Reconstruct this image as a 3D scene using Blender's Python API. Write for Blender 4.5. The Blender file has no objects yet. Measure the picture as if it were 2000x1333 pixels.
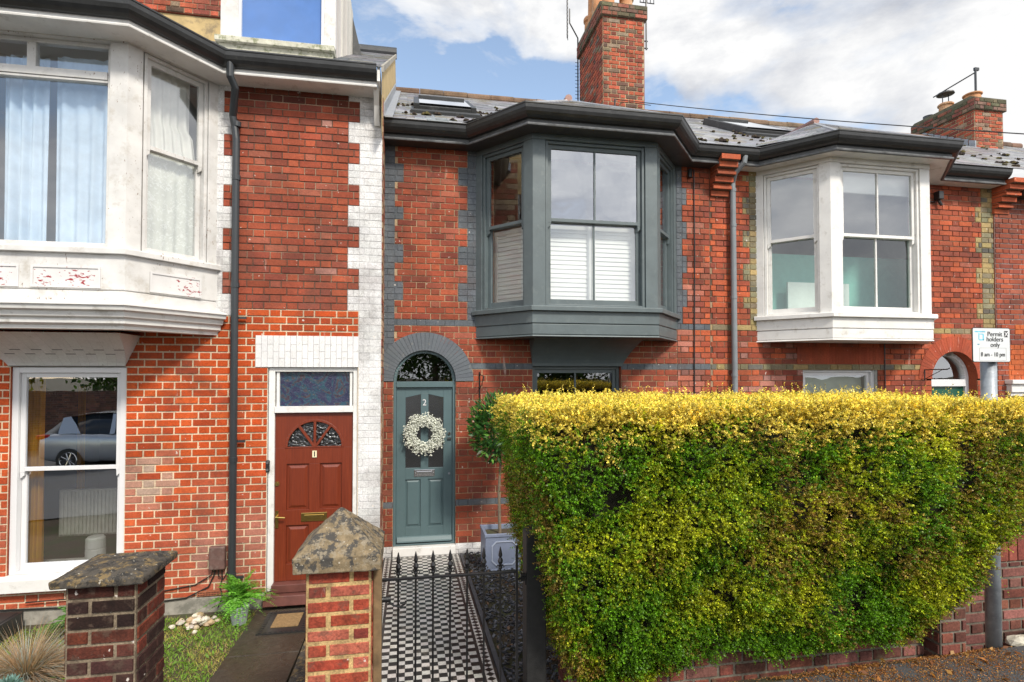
import bpy, math, random
import numpy as np
from mathutils import Vector, Matrix
rnd = random.Random(7)
nr = np.random.RandomState(11)
sc = bpy.context.scene
COL = bpy.data.collections.new('scene_objects'); sc.collection.children.link(COL)
# ------------------------------------------------------------------ camera
TH = math.radians(10.34); AL = math.radians(1.3); FP = 1080.0; CY = 705.5; HC = 2.05
_fw = Vector((math.sin(TH)*math.cos(AL), math.cos(TH)*math.cos(AL), math.sin(AL)))
_rt = Vector((math.cos(TH), -math.sin(TH), 0))
_up = Vector((-math.sin(TH)*math.sin(AL), -math.cos(TH)*math.sin(AL), math.cos(AL)))
cam_d = bpy.data.cameras.new('camera'); cam = bpy.data.objects.new('camera', cam_d)
COL.objects.link(cam); sc.camera = cam
cam.location = (0, 0, HC); cam.rotation_euler = (math.radians(90)+AL, 0, -TH)
cam_d.sensor_width = 36; cam_d.lens = FP/2000*36; cam_d.shift_y = (CY-666.5)/2000
cam_d.clip_start = 0.05; cam_d.clip_end = 2000
def P(u, v, y):            # a measured point of the photograph on the upright plane at distance y -> (x, z)
    r = _fw + _rt*((u-1000)/FP) + _up*((CY-v)/FP); t = y/r.y
    return r.x*t, HC+r.z*t
def PX(u, v, y): return P(u, v, y)[0]
def PZ(u, v, y): return P(u, v, y)[1]
# ------------------------------------------------------------------ object helpers
def tag(o, label=None, cat=None, group=None, kind=None):
    if label: o['label'] = label
    if cat: o['category'] = cat
    if group: o['group'] = group
    if kind: o['kind'] = kind
    return o
def empty(name, loc, label=None, cat=None, group=None):
    o = bpy.data.objects.new(name, None); COL.objects.link(o); o.location = loc; o.empty_display_size = .2
    return tag(o, label, cat, group)
def put(name, me, parent=None, mats=()):
    o = bpy.data.objects.new(name, me); COL.objects.link(o)
    for m in mats: me.materials.append(m)
    if parent is not None:
        o.parent = parent
        l = parent.location.copy(); p = parent.parent
        while p is not None: l = l + p.location; p = p.parent
        o.location = -l
    return o
class MB:
    """collects faces; build() links them as one mesh object (coordinates are world coordinates)"""
    def __init__(s): s.v = []; s.f = []; s.m = []; s.c = []; s.xf = None; s.mi = 0; s.col = (1, 1, 1)
    def frame(s, O=None, d=None):   # local (s, w, z): s along d, w outward
        if O is None: s.xf = None; return
        d = Vector((d[0], d[1])).normalized(); s.xf = (Vector(O), d, Vector((d.y, -d.x)))
    def pt(s, p):
        if s.xf is None: return tuple(p)
        O, d, n = s.xf
        return (O.x+d.x*p[0]+n.x*p[1], O.y+d.y*p[0]+n.y*p[1], p[2])
    def face(s, pts, col=None, mi=None):
        i = len(s.v); s.v += [s.pt(p) for p in pts]; s.f.append(tuple(range(i, i+len(pts))))
        s.m.append(s.mi if mi is None else mi); s.c.append(col or s.col)
    def faces(s, pts, fs, col=None, mi=None):
        i = len(s.v); s.v += [s.pt(p) for p in pts]
        for f in fs:
            s.f.append(tuple(i+k for k in f)); s.m.append(s.mi if mi is None else mi); s.c.append(col or s.col)
    def box(s, x0, x1, y0, y1, z0, z1, col=None, mi=None):
        p = [(x0,y0,z0),(x1,y0,z0),(x1,y1,z0),(x0,y1,z0),(x0,y0,z1),(x1,y0,z1),(x1,y1,z1),(x0,y1,z1)]
        s.faces(p, [(0,3,2,1),(4,5,6,7),(0,1,5,4),(1,2,6,5),(2,3,7,6),(3,0,4,7)], col, mi)
    def prism(s, poly, axis, a, b, col=None, mi=None):   # poly 2D extruded on axis 'x','y' or 'z'
        n = len(poly)
        def mk(p, t): return (t,p[0],p[1]) if axis=='x' else ((p[0],t,p[1]) if axis=='y' else (p[0],p[1],t))
        pts = [mk(p, a) for p in poly]+[mk(p, b) for p in poly]
        s.faces(pts, [tuple(range(n)), tuple(range(2*n-1, n-1, -1))]+[(i,(i+1)%n,n+(i+1)%n,n+i) for i in range(n)], col, mi)
    def tube(s, path, r, n=8, cap=True, col=None, mi=None):
        path = [Vector(p) for p in path]; rs = r if isinstance(r, (list, tuple)) else [r]*len(path)
        pts = []; prev = None
        for i, p in enumerate(path):
            t = (path[min(i+1, len(path)-1)]-path[max(i-1, 0)]).normalized()
            a = prev if prev is not None else (Vector((0,0,1)) if abs(t.z) < .9 else Vector((1,0,0)))
            e1 = (a-t*a.dot(t)).normalized(); e2 = t.cross(e1); prev = e1
            for k in range(n):
                an = 2*math.pi*k/n; pts.append(tuple(p+(e1*math.cos(an)+e2*math.sin(an))*rs[i]))
        fs = [(i*n+k, i*n+(k+1)%n, (i+1)*n+(k+1)%n, (i+1)*n+k) for i in range(len(path)-1) for k in range(n)]
        if cap: fs += [tuple(range(n-1,-1,-1)), tuple(range((len(path)-1)*n, len(path)*n))]
        s.faces(pts, fs, col, mi)
    def lathe(s, c, prof, n=16, col=None, mi=None):      # prof [(r,z)...]
        pts = [(c[0]+r*math.cos(2*math.pi*k/n), c[1]+r*math.sin(2*math.pi*k/n), c[2]+z) for r, z in prof for k in range(n)]
        fs = [(i*n+k, i*n+(k+1)%n, (i+1)*n+(k+1)%n, (i+1)*n+k) for i in range(len(prof)-1) for k in range(n)]
        fs += [tuple(range(n-1,-1,-1)), tuple(range((len(prof)-1)*n, len(prof)*n))]
        s.faces(pts, fs, col, mi)
    def sweep(s, path, prof, col=None, mi=None):         # horizontal path [(x,y)], closed profile [(out,z)]
        path = [Vector(p) for p in path]; n = len(path); m = len(prof); nn = []
        for i in range(n-1):
            d = (path[i+1]-path[i]).normalized(); nn.append(Vector((d.y, -d.x)))
        pts = []
        for i in range(n):
            if i == 0: o = nn[0]
            elif i == n-1: o = nn[-1]
            else:
                b = (nn[i-1]+nn[i]).normalized(); o = b/b.dot(nn[i])
            for q in prof: pts.append((path[i].x+o.x*q[0], path[i].y+o.y*q[0], q[1]))
        fs = [(i*m+k, i*m+(k+1)%m, (i+1)*m+(k+1)%m, (i+1)*m+k) for i in range(n-1) for k in range(m)]
        fs += [tuple(range(m-1,-1,-1)), tuple(range((n-1)*m, n*m))]
        s.faces(pts, fs, col, mi)
    def build(s, name, mats, parent=None, smooth=False, bevel=0, norm=True):
        me = bpy.data.meshes.new(name); me.from_pydata(s.v, [], s.f); me.update()
        if not isinstance(mats, (list, tuple)): mats = [mats]
        o = put(name, me, parent, mats)
        me.polygons.foreach_set('material_index', s.m)
        a = me.attributes.new('Col', 'FLOAT_COLOR', 'FACE')
        a.data.foreach_set('color', np.array([(*c[:3], 1) for c in s.c], dtype=np.float32).ravel())
        if norm:
            import bmesh
            bm = bmesh.new(); bm.from_mesh(me); bmesh.ops.recalc_face_normals(bm, faces=bm.faces); bm.to_mesh(me); bm.free()
        if smooth: me.polygons.foreach_set('use_smooth', [True]*len(me.polygons)); me.update()
        if bevel:
            bv = o.modifiers.new('bevel', 'BEVEL'); bv.width = bevel; bv.segments = 2; bv.limit_method = 'ANGLE'; bv.angle_limit = math.radians(50)
        return o
def quads_mesh(name, V, C, mat, parent=None, per=4, smooth=False):
    """V (n*per,3) vertex array of separate faces, C (n,3) colours"""
    n = len(V)//per; me = bpy.data.meshes.new(name)
    me.vertices.add(len(V)); me.vertices.foreach_set('co', V.astype(np.float32).ravel())
    me.loops.add(n*per); me.loops.foreach_set('vertex_index', np.arange(n*per, dtype=np.int32))
    me.polygons.add(n); me.polygons.foreach_set('loop_start', np.arange(0, n*per, per, dtype=np.int32))
    me.update(calc_edges=True); me.validate()
    a = me.attributes.new('Col', 'FLOAT_COLOR', 'FACE')
    a.data.foreach_set('color', np.concatenate([C, np.ones((n, 1))], 1).astype(np.float32).ravel())
    return put(name, me, parent, [mat])
# ------------------------------------------------------------------ materials
def newmat(name):
    m = bpy.data.materials.new(name); m.use_nodes = True; nt = m.node_tree; nt.nodes.clear()
    out = nt.nodes.new('ShaderNodeOutputMaterial'); return m, nt, out
def N(nt, t, **k):
    n = nt.nodes.new(t)
    for a, b in k.items():
        if a.startswith('i_'):
            key = a[2:]; n.inputs[int(key) if key.isdigit() else key].default_value = b
        else: setattr(n, a, b)
    return n
def noise(nt, scale, detail=4, rough=.55, vec=None, dist=0):
    n = N(nt, 'ShaderNodeTexNoise', i_Scale=scale, i_Detail=detail, i_Roughness=rough, i_Distortion=dist)
    if vec is None:
        g = N(nt, 'ShaderNodeNewGeometry'); vec = g.outputs['Position']
    nt.links.new(vec, n.inputs['Vector']); return n.outputs['Fac']
def ramp(nt, fac, stops):
    r = N(nt, 'ShaderNodeValToRGB'); e = r.color_ramp.elements
    while len(e) > 1: e.remove(e[-1])
    for i, (p, c) in enumerate(stops):
        if not isinstance(c, (tuple, list)): c = (c, c, c)
        x = e[0] if i == 0 else e.new(p)
        x.position = p; x.color = (*c, 1)
    nt.links.new(fac, r.inputs[0]); return r.outputs[0]
def mixc(nt, a, b, fac, mode='MIX'):
    m = N(nt, 'ShaderNodeMix', data_type='RGBA', blend_type=mode)
    for s, x in ((0, fac), (6, a), (7, b)):
        if hasattr(x, 'is_output') or hasattr(x, 'links'): nt.links.new(x, m.inputs[s])
        else: m.inputs[s].default_value = (*x, 1) if isinstance(x, tuple) else x
    return m.outputs[2]
def attr(nt): return N(nt, 'ShaderNodeAttribute', attribute_name='Col').outputs['Color']
def finish(nt, out, col, rough=.6, bump=None, bstr=.3, bdist=.01, metal=0, spec=.5, coat=0):
    b = N(nt, 'ShaderNodeBsdfPrincipled')
    if isinstance(col, tuple): b.inputs['Base Color'].default_value = (*col, 1)
    else: nt.links.new(col, b.inputs['Base Color'])
    if isinstance(rough, (int, float)): b.inputs['Roughness'].default_value = rough
    else: nt.links.new(rough, b.inputs['Roughness'])
    b.inputs['Metallic'].default_value = metal; b.inputs['Specular IOR Level'].default_value = spec
    b.inputs['Coat Weight'].default_value = coat
    if bump is not None:
        bp = N(nt, 'ShaderNodeBump', i_Strength=bstr, i_Distance=bdist); nt.links.new(bump, bp.inputs['Height'])
        nt.links.new(bp.outputs[0], b.inputs['Normal'])
    nt.links.new(b.outputs[0], out.inputs[0]); return b
def mat_attr(name, rough=.85, s1=45, s2=4, amp=.35, bstr=.5, spec=.3, bdist=.004, grime=None, weather=None):
    m, nt, out = newmat(name)
    n1 = noise(nt, s1, 6, .65); n2 = noise(nt, s2, 4)
    c = mixc(nt, attr(nt), ramp(nt, n1, [(.25, 1-amp), (.75, 1+amp*.6)]), 1.0, 'MULTIPLY')
    c = mixc(nt, c, ramp(nt, n2, [(.3, 1-amp*.7), (.7, 1+amp*.4)]), 1.0, 'MULTIPLY')
    if grime:
        gf = ramp(nt, noise(nt, grime[1], 5, .7), [(grime[2], 0.0), (grime[2]+.08, grime[3])])
        c = mixc(nt, c, grime[0], gf)
    if weather:    # soot blotches, lime runs and small pale chips
        g = N(nt, 'ShaderNodeNewGeometry'); mp = N(nt, 'ShaderNodeMapping'); mp.inputs['Scale'].default_value = (1, 1, .16); mp.inputs['Location'].default_value = (weather, 0, 0)
        nt.links.new(g.outputs['Position'], mp.inputs[0])
        c = mixc(nt, c, (.07,.045,.035), ramp(nt, noise(nt, 1.7, 7, .72), [(.50, 0.0), (.72, .62)]))
        c = mixc(nt, c, (.62,.50,.44), ramp(nt, noise(nt, 11, 7, .66, mp.outputs[0]), [(.655, 0.0), (.74, .6)]))
        c = mixc(nt, c, (.66,.60,.54), ramp(nt, noise(nt, 24, 3, .5), [(.715, 0.0), (.735, .8)]))
    finish(nt, out, c, rough, n1, bstr, bdist, spec=spec); return m
def mat_plain(name, col, rough=.5, amp=.12, s=12, bstr=.1, metal=0, spec=.5, coat=0, dirt=None):
    m, nt, out = newmat(name); n1 = noise(nt, s, 5, .6)
    c = mixc(nt, col, ramp(nt, n1, [(.3, 1-amp), (.7, 1+amp)]), 1.0, 'MULTIPLY')
    if dirt:   # (colour, scale, threshold, amount)
        c = mixc(nt, c, dirt[0], ramp(nt, noise(nt, dirt[1], 6, .7), [(dirt[2], 0.0), (dirt[2]+.12, dirt[3])]))
    finish(nt, out, c, rough, noise(nt, s*6, 4), bstr, .003, metal, spec, coat); return m
M = {}
M['brick'] = mat_attr('brick', .82, 70, 3.0, .38, .7, weather=3.1)
M['brick_old'] = mat_attr('brick_old', .88, 60, 6, .5, .9, grime=((.13,.125,.07), 5, .58, .45))
M['brick_pier'] = mat_attr('brick_pier', .86, 85, 14, .6, 1.0, grime=((.10,.07,.05), 13, .55, .45), weather=9.3)
M['masonry_paint'] = mat_attr('masonry_paint', .6, 50, 4, .12, .5, grime=((.25,.24,.2), 9, .62, .5))
M['slate'] = mat_attr('slate', .3, 30, 2.5, .3, .15, spec=1.0)
M['white_paint'] = mat_plain('white_paint', (.70,.69,.665), .5, .08, 5, .15, dirt=((.36,.33,.28), 7, .56, .5))
def peel():
    m, nt, out = newmat('peeling_white_paint')
    base = mixc(nt, (.64,.63,.61), ramp(nt, noise(nt, 4, 5), [(.3, .80), (.7, 1.08)]), 1.0, 'MULTIPLY')
    base = mixc(nt, base, (.36,.32,.26), ramp(nt, noise(nt, 6, 7, .75), [(.52, 0.0), (.70, .6)]))
    g = N(nt, 'ShaderNodeNewGeometry'); mp = N(nt, 'ShaderNodeMapping'); mp.inputs['Scale'].default_value = (1, 1, .35)
    nt.links.new(g.outputs['Position'], mp.inputs[0])
    pk = N(nt, 'ShaderNodeMath', operation='MULTIPLY_ADD'); nt.links.new(noise(nt, 1.6, 3, .6), pk.inputs[0]); pk.inputs[1].default_value = .5; nt.links.new(noise(nt, 46, 6, .68, mp.outputs[0]), pk.inputs[2])
    fl = ramp(nt, pk.outputs[0], [(.925, 0.0), (.935, 1.0)])
    base = mixc(nt, base, (.20,.13,.09), fl)
    finish(nt, out, base, .55, noise(nt, 40, 6, .7), .35, .003); return m
M['peel'] = peel()
def redpeel():
    m, nt, out = newmat('flaking_white_paint_on_red')
    base = mixc(nt, (.64,.63,.62), ramp(nt, noise(nt, 4, 5), [(.3, .9), (.7, 1.05)]), 1.0, 'MULTIPLY')
    g = N(nt, 'ShaderNodeNewGeometry'); mp = N(nt, 'ShaderNodeMapping'); mp.inputs['Scale'].default_value = (.7, .7, 1.5)
    nt.links.new(g.outputs['Position'], mp.inputs[0])
    n1 = noise(nt, 34, 5, .65, mp.outputs[0]); ms = []
    for c_, r_ in (((-2.86, 5.43, 2.885), .26), ((-3.15, 5.43, 2.86), .16), ((-2.16, 5.87, 2.87), .25), ((-3.5, 5.43, 2.86), .22)):
        ds = N(nt, 'ShaderNodeVectorMath', operation='DISTANCE'); nt.links.new(g.outputs['Position'], ds.inputs[0]); ds.inputs[1].default_value = c_
        mr = N(nt, 'ShaderNodeMapRange'); nt.links.new(ds.outputs['Value'], mr.inputs[0]); mr.inputs[1].default_value = 0; mr.inputs[2].default_value = r_; mr.inputs[3].default_value = .62; mr.inputs[4].default_value = .42; ms.append(mr.outputs[0])
    n2 = ms[0]
    for q in ms[1:]:
        mm = N(nt, 'ShaderNodeMath', operation='MAXIMUM'); nt.links.new(n2, mm.inputs[0]); nt.links.new(q, mm.inputs[1]); n2 = mm.outputs[0]
    mul = N(nt, 'ShaderNodeMath', operation='ADD'); nt.links.new(n1, mul.inputs[0]); nt.links.new(n2, mul.inputs[1])
    fl = ramp(nt, mul.outputs[0], [(1.0, 0.0), (1.0, 1.0)])
    r = N(nt, 'ShaderNodeMath', operation='GREATER_THAN'); nt.links.new(mul.outputs[0], r.inputs[0]); r.inputs[1].default_value = 1.145
    base = mixc(nt, base, (.28,.015,.025), r.outputs[0])
    finish(nt, out, base, .55, noise(nt, 40, 6, .7), .35, .003); return m
M['redpeel'] = redpeel()
M['grey_paint'] = mat_plain('grey_paint', (.096,.122,.129), .45, .12, 5, .3, dirt=((.16,.185,.185), 9, .56, .4))
M['door_green'] = mat_plain('door_green', (.085,.135,.145), .38, .05, 6, .08)
M['dark_fascia'] = mat_plain('dark_fascia', (.045,.047,.048), .45, .2, 8, .2, dirt=((.15,.15,.14), 10, .55, .35))
M['gutter'] = mat_plain('gutter', (.026,.027,.028), .38, .3, 8, .2, dirt=((.09,.09,.08), 14, .58, .4))
M['bead'] = mat_plain('fascia_bead', (.13,.135,.14), .3, .5, 9, .2)
M['pipe_grey'] = mat_plain('pipe_grey', (.20,.22,.235), .45, .1, 7, .1)
M['pipe_black'] = mat_plain('pipe_black', (.03,.034,.038), .3, .1, 7, .08)
M['iron'] = mat_plain('iron', (.012,.012,.013), .28, .2, 20, .2)
M['post_black'] = mat_plain('post_black', (.014,.014,.014), .55, .3, 30, .4)
M['upvc'] = mat_plain('upvc', (.68,.68,.69), .3, .02, 5, .02)
M['mahogany'] = None
def wood(name, c1, c2, rough=.4, sx=3, sz=.5):
    m, nt, out = newmat(name); g = N(nt, 'ShaderNodeNewGeometry'); mp = N(nt, 'ShaderNodeMapping')
    mp.inputs['Scale'].default_value = (14*sx, 14*sx, sz*3); nt.links.new(g.outputs['Position'], mp.inputs[0])
    n = noise(nt, 2.2, 6, .6, mp.outputs[0], .6)
    finish(nt, out, ramp(nt, n, [(.25, c1), (.75, c2)]), rough, n, .12, .003); return m
M['mahogany'] = wood('mahogany', (.115,.018,.007), (.205,.036,.012), .36)
M['render'] = mat_plain('yellow_render', (.46,.34,.16), .85, .2, 5, .4, dirt=((.12,.10,.08), 4, .55, .6))
M['concrete'] = mat_plain('concrete', (.30,.28,.24), .85, .25, 10, .5, dirt=((.09,.09,.07), 6, .5, .6))
M['brass'] = mat_plain('brass', (.62,.44,.14), .28, .1, 20, .05, metal=1)
M['chrome'] = mat_plain('chrome', (.72,.72,.72), .12, .05, 20, .02, metal=1)
M['lead'] = mat_plain('lead', (.27,.29,.32), .5, .15, 14, .2)
M['galv'] = mat_plain('galvanised', (.30,.33,.36), .42, .22, 16, .12, metal=.35, dirt=((.5,.52,.54), 25, .56, .5))
M['blackplastic'] = mat_plain('black_plastic', (.02,.02,.02), .35, .05, 9, .02)
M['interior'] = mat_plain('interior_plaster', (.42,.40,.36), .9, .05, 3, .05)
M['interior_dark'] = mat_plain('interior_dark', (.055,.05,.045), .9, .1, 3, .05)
M['white_blind'] = mat_plain('white_blind', (.68,.68,.66), .5, .03, 4, .02)
M['terracotta'] = mat_plain('terracotta', (.50,.24,.11), .8, .25, 8, .3, dirt=((.5,.42,.28), 5, .5, .5))
M['coping'] = None
def lichen(name, base, l1, l2, l3, sc_=9):
    m, nt, out = newmat(name)
    c = mixc(nt, base, ramp(nt, noise(nt, 26, 6, .7), [(.3, .6), (.7, 1.35)]), 1.0, 'MULTIPLY')
    c = mixc(nt, c, l1, ramp(nt, noise(nt, sc_, 7, .68), [(.50, 0.0), (.56, .9)]))
    g = N(nt, 'ShaderNodeNewGeometry'); ad = N(nt, 'ShaderNodeVectorMath', operation='ADD'); ad.inputs[1].default_value = (7, 3, 5)
    nt.links.new(g.outputs['Position'], ad.inputs[0])
    c = mixc(nt, c, l2, ramp(nt, noise(nt, sc_*1.7, 6, .7, ad.outputs[0]), [(.53, 0.0), (.57, .85)]))
    ad2 = N(nt, 'ShaderNodeVectorMath', operation='ADD'); ad2.inputs[1].default_value = (1, 8, 2)
    nt.links.new(g.outputs['Position'], ad2.inputs[0])
    c = mixc(nt, c, l3, ramp(nt, noise(nt, sc_*4.5, 4, .6, ad2.outputs[0]), [(.66, 0.0), (.69, .9)]))
    finish(nt, out, c, .92, noise(nt, 45, 7, .75), .9, .008, spec=.2); return m
M['coping_dark'] = lichen('dark_lichen_stone', (.075,.066,.055), (.19,.135,.065), (.030,.029,.028), (.55,.52,.44), 14)
M['coping_tan'] = lichen('tan_lichen_stone', (.215,.165,.10), (.050,.050,.050), (.25,.21,.15), (.50,.47,.40), 15)
def leafmat(name, rough=.5, trans=.35):
    m, nt, out = newmat(name); a = attr(nt)
    b = N(nt, 'ShaderNodeBsdfPrincipled', i_Roughness=rough); nt.links.new(a, b.inputs['Base Color']); b.inputs['Specular IOR Level'].default_value = .4
    t = N(nt, 'ShaderNodeBsdfTranslucent'); nt.links.new(mixc(nt, a, (1.1,1.15,.6), 1.0, 'MULTIPLY'), t.inputs[0])
    mx = N(nt, 'ShaderNodeMixShader', i_0=trans); nt.links.new(b.outputs[0], mx.inputs[1]); nt.links.new(t.outputs[0], mx.inputs[2])
    nt.links.new(mx.outputs[0], out.inputs[0]); return m
M['leaf'] = leafmat('leaf', .42, .35); M['blade'] = leafmat('blade', .6, .3)
M['petal'] = leafmat('petal', .7, .15)
M['bark'] = mat_plain('bark', (.17,.13,.09), .9, .3, 30, .8)
M['twig'] = mat_plain('twig', (.014,.011,.006), .95, .4, 20, .8)
M['tile'] = mat_attr('glazed_tile', .34, 60, 3, .3, .2, spec=.5, grime=((.16,.13,.10), 6, .55, .35))
M['chip'] = mat_attr('slate_chip', .45, 60, 9, .3, .4, spec=.5)
def ground_mat(name, c1, c2, s=30, rough=.9, c3=None, wet=False):
    m, nt, out = newmat(name); n1 = noise(nt, s, 8, .7)
    c = ramp(nt, n1, [(.32, c1), (.68, c2)])
    if c3: c = mixc(nt, c, c3, ramp(nt, noise(nt, 3, 6, .65), [(.48, 0.0), (.62, .75)]))
    r = rough
    if wet: r = ramp(nt, noise(nt, 2.5, 4), [(.4, .22), (.65, .6)])
    finish(nt, out, c, r, n1, .6, .01, spec=.5); return m
M['asphalt'] = ground_mat('asphalt', (.028,.028,.030), (.085,.085,.088), 120, .8, (.055,.05,.045))
M['soil'] = ground_mat('soil', (.035,.026,.016), (.10,.075,.045), 60, .95, (.05,.06,.02))
M['wet_path'] = ground_mat('wet_path', (.028,.023,.017), (.060,.048,.034), 22, .5, (.038,.034,.024), True)
def fabric(name, c, trans=.3, pat=None):
    m, nt, out = newmat(name); d = N(nt, 'ShaderNodeBsdfDiffuse'); t = N(nt, 'ShaderNodeBsdfTranslucent')
    col = mixc(nt, c, ramp(nt, noise(nt, 8, 4), [(.3, .9), (.7, 1.08)]), 1.0, 'MULTIPLY')
    if pat: col = mixc(nt, col, pat, ramp(nt, noise(nt, 28, 3, .5, None, 1.5), [(.55, 0.0), (.58, .8)]))
    nt.links.new(col, d.inputs[0]); nt.links.new(col, t.inputs[0])
    mx = N(nt, 'ShaderNodeMixShader', i_0=trans); nt.links.new(d.outputs[0], mx.inputs[1]); nt.links.new(t.outputs[0], mx.inputs[2])
    nt.links.new(mx.outputs[0], out.inputs[0]); return m
M['blue_curtain'] = fabric('blue_curtain', (.62,.76,.88), .25)
M['lace'] = fabric('lace', (.66,.68,.60), .2, (.84,.86,.80))
M['cream_curtain'] = fabric('cream_curtain', (.72,.72,.66), .15)
M['yellow_curtain'] = fabric('yellow_curtain', (.75,.38,.03), .15)
def glass(name, base=.12, k=1.0, tint=(.92,.95,.94), rough=.0, wav=.02, ws=2.5):
    m, nt, out = newmat(name)
    fr = N(nt, 'ShaderNodeFresnel'); gb_ = N(nt, 'ShaderNodeNewGeometry'); io = N(nt, 'ShaderNodeMapRange'); io.inputs[3].default_value = 1.5; io.inputs[4].default_value = 1/1.5
    nt.links.new(gb_.outputs['Backfacing'], io.inputs[0]); nt.links.new(io.outputs[0], fr.inputs['IOR']); mu = N(nt, 'ShaderNodeMath', operation='MULTIPLY_ADD', use_clamp=True)
    nt.links.new(fr.outputs[0], mu.inputs[0]); mu.inputs[1].default_value = k; mu.inputs[2].default_value = base
    g = N(nt, 'ShaderNodeBsdfGlossy', i_Roughness=rough); g.inputs[0].default_value = (.95,.97,1,1)
    t = N(nt, 'ShaderNodeBsdfTransparent'); t.inputs[0].default_value = (*tint, 1)
    bp = N(nt, 'ShaderNodeBump', i_Strength=wav, i_Distance=.05); nt.links.new(noise(nt, ws, 2), bp.inputs['Height'])
    nt.links.new(bp.outputs[0], g.inputs['Normal'])
    mx = N(nt, 'ShaderNodeMixShader'); nt.links.new(mu.outputs[0], mx.inputs[0]); nt.links.new(t.outputs[0], mx.inputs[1]); nt.links.new(g.outputs[0], mx.inputs[2])
    nt.links.new(mx.outputs[0], out.inputs[0]); return m
M['glass'] = glass('glass', .16, 1.4)
M['glass_up'] = glass('glass_bright', .32, 1.4, wav=.05)
M['glass_clear'] = glass('glass_clear', .02, .8)
M['glass_h1'] = glass('glass_soft', .14, 1.0, (.97,.98,.99))
M['glass_lo1'] = glass('glass_street', .42, 1.2, wav=.01)
M['glass_dark'] = glass('glass_dark', .10, 1.2, (.35,.38,.36))
M['glass_frost'] = glass('glass_frosted', .14, 1.0, (.22,.24,.24), .25)
M['glass_lower3'] = glass('glass_condensed', .06, .9, (.80,.90,.86), .0, .02, 12)
M['skyglass'] = glass('roof_glass', .75, 1.0, (.3,.3,.3), .03)
M['blue_blind'] = mat_plain('blue_blind', (.065,.175,.48), .8, .08, 6, .1)
# ------------------------------------------------------------------ brick walls
def jit(c, a, r=rnd):
    k = 1+r.uniform(-a, a); return tuple(max(0, x*k*(1+r.uniform(-a*.25, a*.25))) for x in c)
def pick(pal):
    c, a = rnd.choice(pal); return jit(c, a)
RED = [((.32,.072,.036),.15)]*6+[((.38,.086,.040),.13)]*2+[((.245,.06,.036),.18)]*3+[((.34,.10,.06),.13)]
REDM = [((.49,.072,.013),.10)]*6+[((.40,.058,.014),.12)]*2+[((.55,.095,.02),.09)]
DARKR = [((.13,.032,.02),.3)]*3+[((.06,.025,.02),.3)]*3+[((.22,.048,.025),.25)]*2
YEL = [((.36,.27,.12),.15)]*3+[((.24,.21,.13),.2)]*3+[((.14,.135,.11),.25)]
GREY = [((.118,.133,.150),.05)]
WHITE = [((.70,.695,.69),.03)]
PIERR = [((.34,.060,.030),.2)]*3+[((.23,.045,.030),.2)]*2+[((.46,.12,.075),.15)]*2
CHIM = [((.40,.095,.05),.2)]*6+[((.27,.075,.05),.25)]*3+[((.24,.17,.12),.3)]+[((.15,.09,.065),.3)]
def in_cut(cuts, z):
    out = []
    for c in cuts:
        r = c(z)
        if r: out.append(r)
    return sorted(out)
def rect_cut(x0, x1, z0, z1): return lambda z: (x0, x1) if z0 < z < z1 else None
def arch_cut(cx, cz, r, hw, zb):
    def f(z):
        if z < zb: return None
        if z <= cz: return (cx-hw, cx+hw)
        if z < cz+r: h = math.sqrt(r*r-(z-cz)**2); return (cx-h, cx+h)
    return f
def circ_cut(cx, cz, r, zlo):
    def f(z):
        if z < zlo or z > cz+r: return None
        h = math.sqrt(max(0, r*r-(z-cz)**2)); return (cx-h, cx+h)
    return f
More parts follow.
